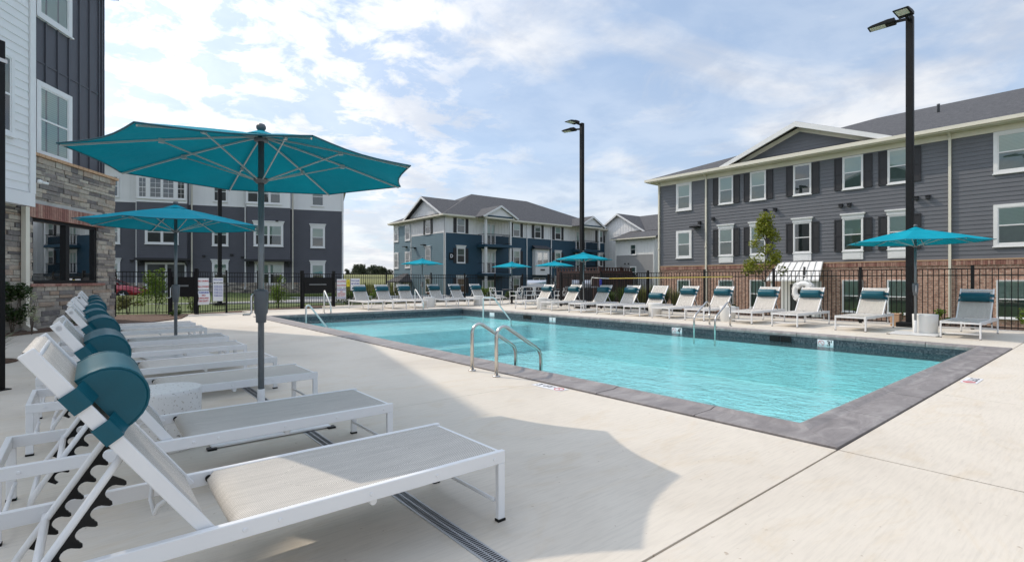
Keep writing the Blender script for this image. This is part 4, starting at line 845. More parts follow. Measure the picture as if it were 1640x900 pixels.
def gable_roof(root, fr, zb, uc, hw, y0, y1, ze, zp, m='shingle', trim='white_trim', th=.09, over=.0, depth=.16):
    """gable facing -y in frame fr, base at ze, peak zp, roof runs from y0 (front) to y1"""
    M_ = fr; b = MB(M_)
    for sg in (-1, 1):
        p0 = (uc + sg * hw, ze); p1 = (uc, zp)
        vs = [(p0[0], y0, p0[1]), (p1[0], y0, p1[1]), (p1[0], y1, p1[1]), (p0[0], y1, p0[1])]; vs += [(x, y, z - th) for x, y, z in vs]
        b.add(vs, [(0, 1, 2, 3), (7, 6, 5, 4), (0, 4, 5, 1), (1, 5, 6, 2), (2, 6, 7, 3), (3, 7, 4, 0)])
    o = b.build('roof', m, root)
    t = MB(M_)
    for sg in (-1, 1):
        vs = [(uc + sg * hw, y0 + .0, ze - .01), (uc, y0 + .0, zp - .01), (uc, y0 + .0, zp - .01 - depth - .06), (uc + sg * (hw - .12), y0 + .0, ze - depth * .9)]
        vs = [(x, y - .03, z) for x, y, z in vs] + [(x, y + .05, z) for x, y, z in vs]
        t.add(vs, [(0, 1, 2, 3), (7, 6, 5, 4), (0, 4, 5, 1), (1, 5, 6, 2), (2, 6, 7, 3), (3, 7, 4, 0)])
    t.build('rake_trim', trim, root); return o
# --- right: grey building on a brick base
def building_right():
    zb = -1.2; Y0 = 19.07
    rt = empty('apartment_building', (27.8, Y0, zb), -90, 'dark grey clapboard building on a brick base at the right, with black shutters', 'building')
    W = Wall(rt, zb); L_ = 32.0; dp = 18.0
    c = W.mb(); c.box(0, L_, .0, dp, 2.07, 7.35); c.build('core_wall', 'grey_siding', rt)
    b = W.mb(); b.box(-.03, L_, -.03, dp, zb - .3, 2.0); b.build('brick_wall', 'brick', rt)
    s = W.mb(); n = int(L_ / .078)
    for i in range(n): s.box(-.03 + i * .078, -.03 + i * .078 + .068, -.075, .0, 1.99 - .2, 2.0) if False else None
    s = W.mb()
    for i in range(int(L_ / .075)): s.box(i * .075, i * .075 + .066, -.07, -.001, 1.82, 2.02)
    s.build('brick_course', 'soldier_brick', rt)
    s = W.mb(); s.box(-.04, L_, -.085, .0, 2.022, 2.068); s.build('brick_ledge', 'brick_tan', rt)
    l = W.mb(); lap(l, 0, L_, 2.07, 7.3, .175); l.build('clapboard', 'grey_siding', rt)
    f = W.mb(); f.box(0, L_, -.05, 0, 7.08, 7.3); f.box(-.05, .07, -.045, .1, 2.07, 7.08); f.build('frieze_board', 'cream_trim', rt)
    hip_roof(rt, zb, -.55, L_ + .5, -.55, dp + .5, 7.52, 11.0, 9.2, L_ - 9)
    gutter_ring(rt, zb, -.55, L_ + .5, -.55, dp + .5, 7.50)
    # gable
    uc, hw = Y0 - 10.75, 3.75; ze, zp = 7.55, 9.06
    g = W.mb(); g.add([(uc - hw + .3, -.02, ze), (uc + hw - .3, -.02, ze), (uc, -.02, zp - .12)], [(0, 1, 2)]); lap(g, 0, 0, ze, zp - .13, .17, L=lambda z: uc - (hw - .25) * (zp - .1 - z) / (zp - .1 - ze), Rr=lambda z: uc + (hw - .25) * (zp - .1 - z) / (zp - .1 - ze), y=-.02); g.build('gable_wall', 'grey_siding', rt)
    gable_roof(rt, W.fr, zb, uc, hw + .25, -.58, 5.2, ze, zp + .08, depth=.2)
    t = W.mb()
    for sg in (-1, 1):
        vs = [(uc + sg * (hw - .1), -.06, ze + .02), (uc, -.06, zp - .12), (uc, -.06, zp - .34), (uc + sg * (hw - .75), -.06, ze + .02)]; vs += [(x, y + .03, z) for x, y, z in vs]
        t.add(vs, [(0, 1, 2, 3), (7, 6, 5, 4), (0, 4, 5, 1), (2, 6, 7, 3), (3, 7, 4, 0)])
    t.box(uc - hw, uc + hw, -.5, -.02, ze - .02, ze + .03)
    t.build('gable_trim', 'cream_trim', rt)
    for i, Y in enumerate((14.65, 12.85, 10.63, 8.41, 6.62)):
        grid = (i == 2)
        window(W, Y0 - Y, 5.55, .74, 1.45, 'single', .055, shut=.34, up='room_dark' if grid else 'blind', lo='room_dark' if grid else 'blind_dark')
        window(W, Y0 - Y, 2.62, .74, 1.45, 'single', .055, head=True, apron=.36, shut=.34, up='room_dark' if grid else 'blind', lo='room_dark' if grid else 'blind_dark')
    for Y in (17.31, 3.02, -.4): 
        window(W, Y0 - Y, 5.52, .78, 1.42, 'single', .13); window(W, Y0 - Y, 2.64, .78, 1.42, 'single', .13)
    for Y in (17.31, 14.65, 12.85, 8.41, 6.62, 3.02, -.4): window(Wall(rt, zb, 0, -.03), Y0 - Y, -.27, .80, 1.45, 'single', .03, up='blind', lo='blind_dark')
    for u in (.03, Y0 - 15.84, Y0 - 4.87): downspout(W, u, zb, 7.42)
    # door with standing seam awning
    ud = Y0 - 10.7
    d = W.mb(); d.box(ud - .95, ud + .95, -.07, -.031, zb, 1.15); d.build('door_frame', 'white_trim', rt)
    d = W.mb(); d.box(ud - .50, ud - .02, -.085, -.071, zb + .02, .98); d.box(ud + .02, ud + .50, -.085, -.071, zb + .02, .98); d.build('door', 'room_dark', rt)
    for sg in (-1, 1):
        p = W.mb(); p.box(ud + sg * 1.0 - .07, ud + sg * 1.0 + .07, -1.0, -.86, zb, 1.25); p.build('porch_post', 'white_trim', rt)
    a = W.mb(); a.add([(ud - 1.25, -1.15, 1.22), (ud + 1.25, -1.15, 1.22), (ud + 1.05, -.09, 2.12), (ud - 1.05, -.09, 2.12), (ud - 1.25, -1.15, 1.15), (ud + 1.25, -1.15, 1.15), (ud + 1.05, -.09, 2.05), (ud - 1.05, -.09, 2.05)], [(0, 1, 2, 3), (7, 6, 5, 4), (0, 4, 5, 1), (1, 5, 6, 2), (2, 6, 7, 3), (3, 7, 4, 0)]); aw = a.build('awning', 'white_trim', rt)
    a = W.mb()
    for i in range(8):
        w_ = -1 + 2 * i / 7; a.bar((ud + w_ * 1.23, -1.15, 1.235), (ud + w_ * 1.03, -.09, 2.135), .022, .035)
    a.build('awning_seams', 'rib_metal', aw)
    for Y, z in ((16.25, 4.55), (15.4, 4.7), (12.45, 4.88), (11.95, 4.88), (8.9, 4.75), (8.55, 4.75), (6.0, 4.75), (5.6, 4.75)):
        v = W.mb(); v.box(Y0 - Y - .07, Y0 - Y + .07, -.16, -.02, z - .06, z + .07); v.box(Y0 - Y - .09, Y0 - Y + .09, -.2, -.02, z + .07, z + .09); v.build('wall_vent', 'shutter_black', rt)
    v = W.mb(); v.box(Y0 - 16.7, Y0 - 16.2, -.45, -.02, 4.3, 4.38); v.build('flood_light', 'black_metal', rt)
    for Y in (1.5, 6.3):
        v = MB(FR(0, 0, 0, -zb)); u = Y0 - Y; y = 5.5; zz = 7.52 + (y + .55) * (11.0 - 7.52) / 9.55; v.lathe([(.06, zz - .2), (.06, zz + .35), (.07, zz + .36), (.07, zz + .42)], 10, (u, y, 0)); v.build('roof_vent', 'grey_plastic', rt)
building_right()
# --- middle: navy building with balconies
def building_middle():
    zb = -1.1; X0, Y0 = 26.455, 42.34
    rt = empty('apartment_building', (X0, Y0, zb), 0, 'navy blue building with white top storey and balconies, beyond the back fence', 'building')
    L_ = 24.4; dp = 10.7; W = Wall(rt, zb); S = Wall(rt, zb, 0, dp, -90)   # side: u=0 at back corner
    c = W.mb(); c.box(0.01, L_, .01, dp, zb, 7.4); c.build('core_wall', 'white_siding', rt)
    l = W.mb(); lap(l, 0, L_, zb, 5.78, .19); l.build('navy_clapboard', 'navy_siding', rt)
    l = W.mb(); batten(l, .2, L_ - .1, 5.84, 7.35); l.box(0, L_, -.035, 0, 5.78, 5.84); l.box(-.04, .1, -.04, 0, zb, 7.35); l.box(L_ - .1, L_ + .04, -.04, 0, zb, 7.35); l.build('white_batten_wall', 'white_siding', rt)
    l = S.mb(); lap(l, 0, 4.0, zb, 7.1, .19); lap(l, 4.1, dp, zb, 5.78, .19); l.build('side_clapboard', 'blue_grey_siding', rt)
    l = S.mb(); l.box(4.1, dp, -.012, 0, 5.84, 7.35); batten(l, 4.2, dp - .1, 5.84, 7.35); l.box(4.1, dp, -.035, 0, 5.78, 5.84); l.box(4.0, 4.1, -.04, 0, zb, 7.35); l.box(dp - .1, dp + .04, -.04, 0, zb, 7.35); l.box(0, .1, -.04, 0, zb, 7.35); l.build('side_batten_wall', 'white_siding', rt)
    hip_roof(rt, zb, -.45, L_ + .45, -.5, dp + .5, 7.55, 10.9, 6.9, 15.2)
    gutter_ring(rt, zb, -.45, L_ + .45, -.5, dp + .5, 7.53)
    # side gable
    uc = dp - 3.7; ze, zp = 7.56, 9.65; hw = 4.0
    g = S.mb(); g.add([(uc - hw + .3, -.03, ze), (uc + hw - .3, -.03, ze), (uc, -.03, zp - .2)], [(0, 1, 2)]); batten(g, uc - 3.6, uc + 3.6, ze, zp, .4, top=lambda u: zp - .22 - abs(u - uc) * (zp - ze) / hw, y=-.03); g.build('gable_wall', 'white_siding', rt)
    gable_roof(rt, S.fr, zb, uc, hw, -.5, 8.0, ze, zp + .05)
    # balconies
    for bi, (u0, u1) in enumerate(((3.95, 7.1), (17.8, 20.9))):
        uc = (u0 + u1) / 2
        for z in (4.78, 1.86):
            s = W.mb(); s.box(u0 - .15, u1 + .15, -1.5, -.026, z - .28, z); s.build('balcony_deck', 'navy_siding', rt)
            r_ = W.mb()
            for zz in (z + 1.0, z + .1): r_.box(u0, u1, -1.46, -1.42, zz, zz + .04); r_.box(u0, u0 + .04, -1.42, -.03, zz, zz + .04); r_.box(u1 - .04, u1, -1.42, -.03, zz, zz + .04)
            for k in range(int((u1 - u0) / .13)): r_.box(u0 + k * .13, u0 + k * .13 + .015, -1.45, -1.43, z + .1, z + 1.0)
            r_.build('balcony_railing', 'black_metal', rt)
        for u in (u0, u1):
            p = W.mb()
            for z0, z1 in ((zb, 1.58), (1.86, 4.5), (4.78, 7.3)): p.box(u - .10, u + .10, -1.45 - .01, -1.25, z0, z1)
            p.build('porch_column', 'white_trim', rt)
        rb = W.mb(); rb.box(u0 - .35, u1 + .35, -1.75, -.55, 7.30, 7.46); rb.build('balcony_beam', 'cream_trim', rt)
        gable_roof(rt, W.fr, zb, uc, 2.3, -1.9, 4.0, 7.50, 8.72)
        g = W.mb(); g.prism([(uc - 2.0, 7.46), (uc + 2.0, 7.46), (uc, 8.5)], -1.72, -1.62, 'y'); g.build('small_gable_wall', 'white_siding', rt)
        sh = W.mb(); sh.box(uc - 1.6, uc + 1.6, -1.76, -1.721, 7.47, 7.62); sh.build('gable_base_trim', 'navy_siding', rt)
        for z in (4.78, 1.86, zb):
            window(W, uc - .2, z + .06, 1.5, 2.1, 'triple', .12, head=(z == 1.86), up='blind', lo='room_dark')
    for u in (1.87, 9.05, 15.3, 22.7):
        for z, hd in ((5.88, False), (2.93, True), (-.03, True)):
            window(W, u, z, .86, 1.38, 'single', .08, head=hd, shut=.36, up='blind_dark' if u < 2 else 'blind', lo='room_dark')
    window(W, 12.15, 5.88, .86, 1.38, 'single', .08, shut=.36, up='blind_dark', lo='room_dark'); window(W, 12.4, -.03, 1.7, 1.4, 'double', .1, up='room_dark', lo='room_dark')
    b = W.mb(); b.box(11.35, 13.45, -.55, -.03, 1.75, 4.65); b.build('box_bay', 'white_siding', rt)
    b = W.mb(); b.add([(11.15, -.8, 4.66), (13.65, -.8, 4.66), (13.5, -.03, 5.05), (11.3, -.03, 5.05)], [(0, 1, 2, 3)]); b.box(11.15, 13.65, -.8, -.03, 4.6, 4.655); b.build('bay_roof', 'shingle', rt)
    window(Wall(rt, zb, 0, -.55), 12.4, 2.9, 1.6, 1.35, 'double', .1, up='blind_dark', lo='room_dark')
    v = W.mb(); v.box(12.1, 12.7, -.62, -.551, 2.25, 2.4); v.build('wall_vent', 'shutter_black', rt)
    for u in (.02, 10.5, 14.2, L_ - .05): downspout(W, u, zb, 7.45, 'white_trim')
    for Y in (45.42,):
        u = dp - (Y - Y0)
        window(S, u, 5.88, .86, 1.38, 'single', .08, shut=.36, up='blind_dark', lo='room_dark'); window(S, u, 2.93, .86, 1.38, 'single', .08, head=True, up='blind', lo='blind'); window(S, u, -.03, .86, 1.38, 'single', .08, head=True)
    for Y in (49.75, 52.4):
        u = dp - (Y - Y0)
        for z in (5.55, 2.6, -.35): window(S, u, z, .8, 1.5, 'single', .16, up='blind', lo='room_dark')
    for u, z in ((4.9, 4.55), (6.9, 4.75), (3.0, 4.75)):
        v = S.mb(); v.box(u - .25, u + .25, -.4, -.02, z, z + .08); v.build('flood_light', 'black_metal', rt)
    e = S.mb(); e.add([(1.4, -1.6, 1.05), (4.3, -1.6, 1.05), (3.4, -.03, 1.9), (2.3, -.03, 1.9)], [(0, 1, 2, 3)]); e.add([(1.4, -1.6, 1.05), (2.3, -.03, 1.9), (1.4, -.03, 1.05)], [(0, 1, 2)]); e.add([(4.3, -1.6, 1.05), (4.3, -.03, 1.05), (3.4, -.03, 1.9)], [(0, 1, 2)]); e.box(1.4, 4.3, -1.6, -.03, .93, 1.045); e.build('porch_roof', 'shingle', rt)
    for u in (1.6, 4.1): p = S.mb(); p.box(u - .09, u + .09, -1.5, -1.32, zb, .93); p.build('porch_column', 'white_trim', rt)
    d = S.mb(); d.box(2.3, 3.4, -.06, -.02, zb, .95); d.build('door', 'white_trim', rt)
    sg_ = W.mb(); sg_.box(.50, 1.02, -.07, -.03, 3.18, 3.85); pl = sg_.build('building_sign', 'black_metal', rt)
    inst('lettering', text_mesh('D', .46, 'sign_white', .003, .012), pl, W.fr @ Vector((.76, -.075, 3.52)), (R(90), 0, 0))
building_middle()
# --- white and grey building between the navy one and the right one
def building_far():
    zb = -1.1; X0, Y0 = 48, 38.9
    rt = empty('apartment_building', (X0, Y0, zb), -90, 'white gabled building with grey lower wall between the navy building and the right one', 'building')
    W = Wall(rt, zb); 
    c = W.mb(); c.box(0, 5.4, .0, 12, zb, 5.85); c.box(-3.9, 14, 2.0, 12, zb, 6.9); c.build('core_wall', 'white_siding', rt)
    l = W.mb(); lap(l, 0, 5.4, zb, 4.05, .19); lap(l, 5.4, 14, zb, 4.05, .19, y=2.0); l.build('grey_clapboard', 'light_grey_siding', rt)
    l = W.mb(); batten(l, .1, 5.3, 4.08, 5.85, .42); l.box(0, 5.4, -.03, 0, 4.05, 4.08); batten(l, -3.9, 0, zb, 6.9, .42, y=2.0); batten(l, 5.5, 14, 4.08, 6.9, .42, y=2.0); l.box(-.04, .08, -.04, 0, zb, 5.85); l.box(5.32, 5.44, -.04, 0, zb, 5.85); l.build('white_batten_wall', 'white_siding', rt)
    r_ = W.mb(); x0, x1 = -.45, 5.85; r_.add([(x0, -.5, 5.98), (x1, -.5, 5.98), (x1, 2.4, 7.2), (x0 + 1.2, 2.4, 7.2), (x0, 2.4, 5.98), (x0, -.5, 5.86), (x1, -.5, 5.86), (x1, 2.4, 5.86), (x0, 2.4, 5.86)], [(0, 1, 2, 3), (0, 3, 4), (0, 5, 6, 1), (1, 6, 7, 2), (5, 8, 7, 6), (4, 8, 5, 0)]); r_.build('lower_roof', 'shingle', rt)
    g_ = W.mb(); g_.box(x0 - .05, x1 + .05, -.6, -.5, 5.84, 5.97); g_.build('gutter', 'cream_trim', rt)
    uc, hw = -1.15, 4.2; ze, zp = 6.75, 9.3
    g = W.mb(); g.add([(uc - hw, 1.98, ze), (uc + hw, 1.98, ze), (uc, 1.98, zp - .1)], [(0, 1, 2)]); batten(g, uc - 3.9, uc + 3.9, ze, zp, .42, top=lambda u: zp - .2 - abs(u - uc) * (zp - ze) / hw, y=1.98); g.build('gable_wall', 'white_siding', rt)
    gable_roof(rt, W.fr, zb, uc, hw + .1, 1.6, 9, ze, zp)
    r_ = W.mb(); r_.add([(-1.1, 6.0, 9.28), (14, 6.0, 9.28), (14, 1.6, 6.9), (3.0, 1.6, 6.9), (14, 10.5, 6.9), (3, 10.5, 6.9)], [(0, 1, 2, 3), (0, 5, 4, 1)]); r_.build('main_roof', 'shingle', rt)
    for z in (4.12, 1.55): window(W, 2.5, z, .7, 1.1, 'single', .10, up='blind_dark', lo='room_dark')
    for u in (1.3, 1.8): v = W.mb(); v.box(u, u + .14, -.12, -.02, 3.0, 3.14); v.build('wall_vent', 'shutter_black', rt)
    downspout(W, 5.3, zb, 5.85, 'white_trim')
building_far()
# --- behind left: slate building with white top storey
def building_left_back():
    zb = .15
    rt = empty('apartment_building', (PB.x, PB.y, zb), BH, 'long slate grey building with a white top storey behind the teal umbrellas', 'building')
    W = Wall(rt, zb); u0, u1 = -24.0, 1.85; dp = 14
    c = W.mb(); c.box(u0, u1, .0, dp, zb, 9.5); c.build('core_wall', 'slate_siding', rt)
    l = W.mb(); lap(l, u0, u1, .95, 6.62, .185); l.build('slate_clapboard', 'slate_siding', rt)
    l = W.mb(); l.box(u0, u1, -.01, 0, 6.68, 9.3); batten(l, u0, u1, 6.68, 9.3, .42); l.box(u0, u1 + .03, -.04, 0, 6.62, 6.68); l.build('white_batten_wall', 'white_siding', rt)
    st = W.mb(); z = zb
    rnd = random.Random(3)
    while z < .92:
        h = rnd.uniform(.09, .15); u = u0
        while u < u1: w = rnd.uniform(.2, .55); st.box(u, min(u + w - .01, u1), -.06 - rnd.uniform(0, .04), 0, z, z + h - .008); u += w
        z += h
    st.build('stone_base', 'ledge_stone', rt)
    hip_roof(rt, zb, u0 - .4, u1 + .4, -.45, dp + .4, 9.6, 11.2, u0 + 8, u1 - 8)
    gutter_ring(rt, zb, u0 - .4, u1 + .4, -.45, dp + .4, 9.58)
    for (a, b) in ((-4.95, -2.0), (-11.75, -8.75), (-19.5, -16.5)):
        m = W.mb(); m.box(a, b, -.6, -.027, 2.75, 9.3); m.build('bay', 'slate_siding', rt)
        Bw = Wall(rt, zb, 0, -.6); Q = Bw.mb(); lap(Q, a, b, 2.75, 6.62, .185); Q.build('bay_clapboard', 'slate_siding', rt)
        Q = Bw.mb(); Q.box(a - .01, b + .01, -.012, 0, 6.68, 9.3); batten(Q, a, b, 6.68, 9.3, .42); Q.box(a - .02, b + .02, -.04, 0, 6.62, 6.68); Q.build('bay_batten', 'white_siding', rt)
        Q = W.mb(); Q.box(a - .12, b + .12, -.78, -.028, 2.58, 2.745); Q.build('bay_skirt', 'shutter_black', rt)
        for u in (a + .1, b - .1): Q = W.mb(); Q.prism([(-.65, 2.57), (-.1, 2.57), (-.1, 2.2), (-.2, 2.25), (-.6, 2.48)], u - .06, u + .06, 'x'); Q.build('bracket', 'slate_siding', rt)
        uc = (a + b) / 2
        window(Bw, uc, 3.82, 1.75, 1.42, 'double', .13, head=(a > -6), up='blind', lo='room_dark')
        if a < -6 and a > -13: window(Bw, uc, 6.95, 1.45, 1.35, 'grid2', .11, up='room_dark', lo='room_dark'); window(Bw, uc - 1.15, 6.95, .45, 1.35, 'grid', .09, up='room_dark', lo='room_dark'); window(Bw, uc + 1.15, 6.95, .45, 1.35, 'grid', .09, up='room_dark', lo='room_dark')
        else: window(Bw, uc - .3, 6.95, 2.2, 1.35, 'triple', .11, up='blind', lo='room_dark')
        if a > -6: window(W, uc, .95, 1.75, 1.42, 'double', .13, head=True, up='blind', lo='room_dark')
    for u in (-.05, -6.75, -13.4, -15.2):
        window(W, u, 7.0, .8, 1.35, 'single', .06, up='blind_dark', lo='room_dark'); window(W, u, 3.80, .82, 1.42, 'single', .12, head=(u > -1), up='blind', lo='room_dark'); window(W, u, .95, .82, 1.42, 'single', .12, head=True, up='blind', lo='room_dark')
    for u, m in ((-1.84, 'cream_trim'), (-5.1, 'white_trim'), (-8.55, 'cream_trim'), (-11.9, 'white_trim'), (1.78, 'white_trim')): downspout(W, u, zb + .3, 9.4, m)
    d = W.mb(); d.box(-11.4, -8.9, -.12, -.06, zb, 2.45); d.build('door_frame', 'white_trim', rt)
    for u in (-11.25, -10.05): d = W.mb(); d.box(u, u + 1.05, -.135, -.121, zb + .05, 2.3); d.build('glass_door', 'room_dark', rt)
    for u, z in ((-7.8, 2.9), (-6.0, 3.0), (-5.3, 2.85), (-2.9, 5.55), (-6.5, 5.55), (-12.2, 2.5)):
        v = W.mb(); v.box(u - .1, u + .1, -.75 if u > -5 and z > 5 else -.12, -.02, z, z + .12); v.build('wall_vent', 'shutter_black', rt)
building_left_back()
# --- near left: stone clubhouse
def building_stone():
    zb = -.05
    rt = empty('clubhouse', (-.43, 18.24, zb), 59.5, 'stone clubhouse with slate blue batten siding and an overhanging white wing at the left', 'building')
    W = Wall(rt, zb); uL, uR = -16.0, 1.43; dp = 12
    c = W.mb(); c.box(uL, uR - .03, .0, dp, 4.2, 9.74); c.build('core_wall', 'slate_siding', rt)
    b = W.mb(); us = -1.30
    for k in range(20):
        u = us - 6 * .42 + k * .42
        if u < uR - .1: b.box(u - .022, u + .022, -.035, -.0005, 4.35, 9.7)
    b.box(uR - .12, uR - .08, -.05, -.0005, 4.35, 9.7); b.box(uR - .04, uR, -.05, .3, 4.35, 9.7); b.box(uL, uR - .12, -.018, -.0005, 6.62, 6.66); b.build('batten_wall', 'slate_siding', rt)
    # ledge stone, laid stone by stone round the window
    wa, wb, wz0, wz1 = -1.62, .80, 1.14, 2.70
    s = W.mb(); rnd = random.Random(11); z = zb; y0 = -.22; xr = 1.62
    rows = [zb]
    while rows[-1] < 4.18: rows.append(rows[-1] + rnd.choice((.06, .08, .10, .13, .11)))
    rows[-1] = 4.2
    for i in range(len(rows) - 1):
        z0, z1 = rows[i], rows[i + 1]; segs = [(-5.5, xr)]
        if z1 > wz0 - .08 and z0 < wz1 + .36: segs = [(-5.5, wa - .0), (wb + .0, xr)] if z1 > wz0 and z0 < wz1 + .02 else ([(-5.5, wa - .25), (wb + .25, xr)] if z0 >= wz1 else segs)
        for (a, b_) in segs:
            u = a
            while u < b_ - .001:
                w = rnd.uniform(.16, .62); e = min(u + w, b_)
                if b_ - e < .1: e = b_
                s.box(u + .004, e - .004, y0 - rnd.uniform(-.008, .035), -.05, z0 + .004, z1 - .004); u = e
    s.build('stone_wall', 'ledge_stone', rt, bev=.006)
    k = W.mb()
    for (a, b_, z0, z1) in ((-5.5, wa - .01, zb, 4.19), (wb + .01, xr, zb, 4.19), (wa - .01, wb + .01, zb, wz0 - .02), (wa - .01, wb + .01, wz1 + .02, 4.19)): k.box(a, b_ - .012 if b_ == xr else b_, -.205, -.02, z0, z1)
    k.build('mortar', 'kerb', rt)
    q = W.mb(); u = wa - .25
    while u < wb + .25: q.box(u, u + .066, y0 - .045, -.1, wz1 + .015, wz1 + .35); u += .075
    q.build('soldier_course', 'soldier_brick', rt)
    q = W.mb(); u = wa - .1
    while u < wb + .1: q.box(u, u + .19, y0 - .05, -.1, wz0 - .085, wz0 - .015); u += .2
    q.build('sill_course', 'soldier_brick', rt)
    q = W.mb(); u = -5.5
    while u < xr + .02: q.box(u, u + .19, y0 - .07, -.0, 4.205, 4.275); u += .2
    q.build('ledge_course', 'brick_tan', rt)
    f = W.mb(); t = .07
    f.box(wa, wb, -.19, -.08, wz0, wz0 + t); f.box(wa, wb, -.19, -.08, wz1 - t, wz1); f.box(wa, wa + t, -.19, -.08, wz0 + t, wz1 - t); f.box(wb - t * 1.4, wb, -.19, -.08, wz0 + t, wz1 - t); um = wa + (wb - wa) * .52; f.box(um - .09, um + .05, -.20, -.08, wz0 + t, wz1 - t); w_ = f.build('window', 'black_metal', rt)
    g = W.mb(); g.add([(wa, -.13, wz0), (wb, -.13, wz0), (wb, -.13, wz1), (wa, -.13, wz1)], [(0, 1, 2, 3)]); g.build('pane', 'glass', w_)
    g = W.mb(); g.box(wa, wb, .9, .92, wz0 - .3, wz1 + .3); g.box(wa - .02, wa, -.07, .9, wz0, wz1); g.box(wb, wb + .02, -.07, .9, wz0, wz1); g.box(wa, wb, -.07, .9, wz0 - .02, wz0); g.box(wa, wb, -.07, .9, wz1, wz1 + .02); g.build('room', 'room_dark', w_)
    for z0, h in ((4.40, 1.62), (7.85, 1.62)):
        window(W, -.61, z0, 1.0, h, 'single', .13, up='blind', lo='blind')
    # white wing
    wx = -2.1; V = Wall(rt, zb, 0, -.55)
    c = V.mb(); c.box(uL, wx, 0, 6, 2.93, 10.6); c.build('wing_wall', 'white_siding', rt)
    l = V.mb(); lap(l, uL, wx - .14, 3.22, 10.6, .19); l.box(uL, wx + .02, -.045, 0.0, 2.90, 3.2); l.box(wx - .13, wx + .03, -.05, .15, 3.2, 10.6); l.build('wing_clapboard', 'white_siding', rt)
    window(V, -3.2, 4.42, .85, 1.62, 'single', .08, up='blind_dark', lo='room_dark')
    window(V, -3.2, 7.85, .85, 1.62, 'single', .08, up='blind_dark', lo='room_dark')
    d = W.mb(); d.box(-2.02, -1.90, -.36, -.26, .15, 2.92); d.bar((-1.96, -.31, .15), (-1.96, -.5, .0), .1, .1); d.build('downspout', 'cream_trim', rt)
    cm = V.mb(); cm.lathe([(.02, 0), (.05, .02), (.05, .08), (.02, .1)], 12, (wx + .1, -.08, 3.45)); cm.tube([(wx + .1, -.1, 3.49), (wx + .2, -.2, 3.47)], .03, 10); cm.build('security_camera', 'white_plastic', rt)
    # front gable: the right rake falls to the corner
    pk, zp_, ze_ = -3.7, 12.4, 9.75; rl_u, ll_u = uR + .25, -8.9
    g = W.mb(); g.prism([(ll_u, ze_), (rl_u, ze_), (pk, zp_ - .15)], -.02, 9, 'y'); g.build('gable_wall', 'slate_siding', rt)
    gable_roof(rt, W.fr, zb, pk, (rl_u - pk), -.3, 9, ze_, zp_)
building_stone()
# ------------------------------------------------------------------ wooden enclosure
def enclosure():
    rt = empty('wood_enclosure', (27.7, 23.8, -1.1), 0, 'dark brown wooden screen enclosure beyond the grill corner', 'enclosure'); z1 = 3.2
    def run(fr, ln, nm):
        b = MB(fr); n = int(ln / .15)
        for i in range(n): b.box(i * .15 + .004, i * .15 + .146, -.03 if i % 2 else -.015, 0, .05, z1 - .32)
        b.box(0, ln, .0, .05, .5, .6); b.box(0, ln, 0, .05, 1.6, 1.7); b.box(0, ln, 0, .05, z1 - .4, z1 - .3); b.box(0, ln, -.05, .06, z1 - .05, z1); b.box(0, ln, -.02, .02, z1 - .3, z1 - .24)
        n = int(ln / .3)
        for i in range(n): b.box(i * .3, i * .3 + .15, -.02, .02, z1 - .24, z1 - .05)
        b.build(nm, 'wood_fence', rt)
        for i in range(int(ln / 2.4) + 1): p = MB(fr); p.box(i * 2.4 - .07, i * 2.4 + .07, .052, .19, 0, z1 + .05); p.build('post', 'wood_fence', rt)
    run(FR(0, 4.4, -90), 4.4, 'side_boards'); run(FR(0, 0, 0), 3.6, 'front_boards')
enclosure()
# ------------------------------------------------------------------ grills, dining chairs and tables
def grill(x, y, rz, label):
    rt = empty('gas_grill', (x, y, 0), rz, label, 'grill', 'stainless gas grills in the corner')
    b = MB(); b.box(-.55, .55, -.28, .28, .08, .80); b.build('cabinet', 'shutter_black', rt, bev=.01)
    b = MB(); b.box(-.85, .85, -.31, .31, .80, .86); b.build('shelf', 'alloy', rt, bev=.006)
    n = 12; pr = [(-.29, .87), (.27, .87)] + [(.27 - .0 - .28 + .28 * math.cos(math.pi * k / n), .93 + .27 * math.sin(math.pi * k / n)) for k in range(n + 1)]
    l = MB(); l.prism(pr, -.52, .52, 'x'); lid = l.build('lid', 'alloy', rt, bev=.004)
    h = MB(); h.tube([(-.4, -.31, 1.0), (-.4, -.36, 1.0), (.4, -.36, 1.0), (.4, -.31, 1.0)], .014, 8); h.build('handle', 'steel', lid)
    k_ = MB()
    for i in range(4): k_.box(-.36 + i * .22, -.30 + i * .22, -.33, -.281, .70, .76)
    k_.build('knobs', 'steel', rt)
grill(19.0, 20.9, -45, 'left stainless gas grill behind the farthest lounger of the right row')
grill(20.2, 18.7, -45, 'right stainless gas grill seen through the black fence')
def table(x, y, label):
    rt = empty('dining_table', (x, y, 0), 0, label, 'table', 'dark round dining tables')
    t = MB(); t.lathe([(.5, .71), (.5, .74)], 28); t.build('table_top', 'shutter_black', rt)
    t = MB(); t.lathe([(.25, 0), (.25, .03), (.06, .06), (.05, .71)], 16); t.build('pedestal', 'black_metal', rt)
table(16.55, 20.1, 'dark round dining table under a small umbrella by the back fence'); table(18.6, 18.85, 'dark round table beside the left grill')
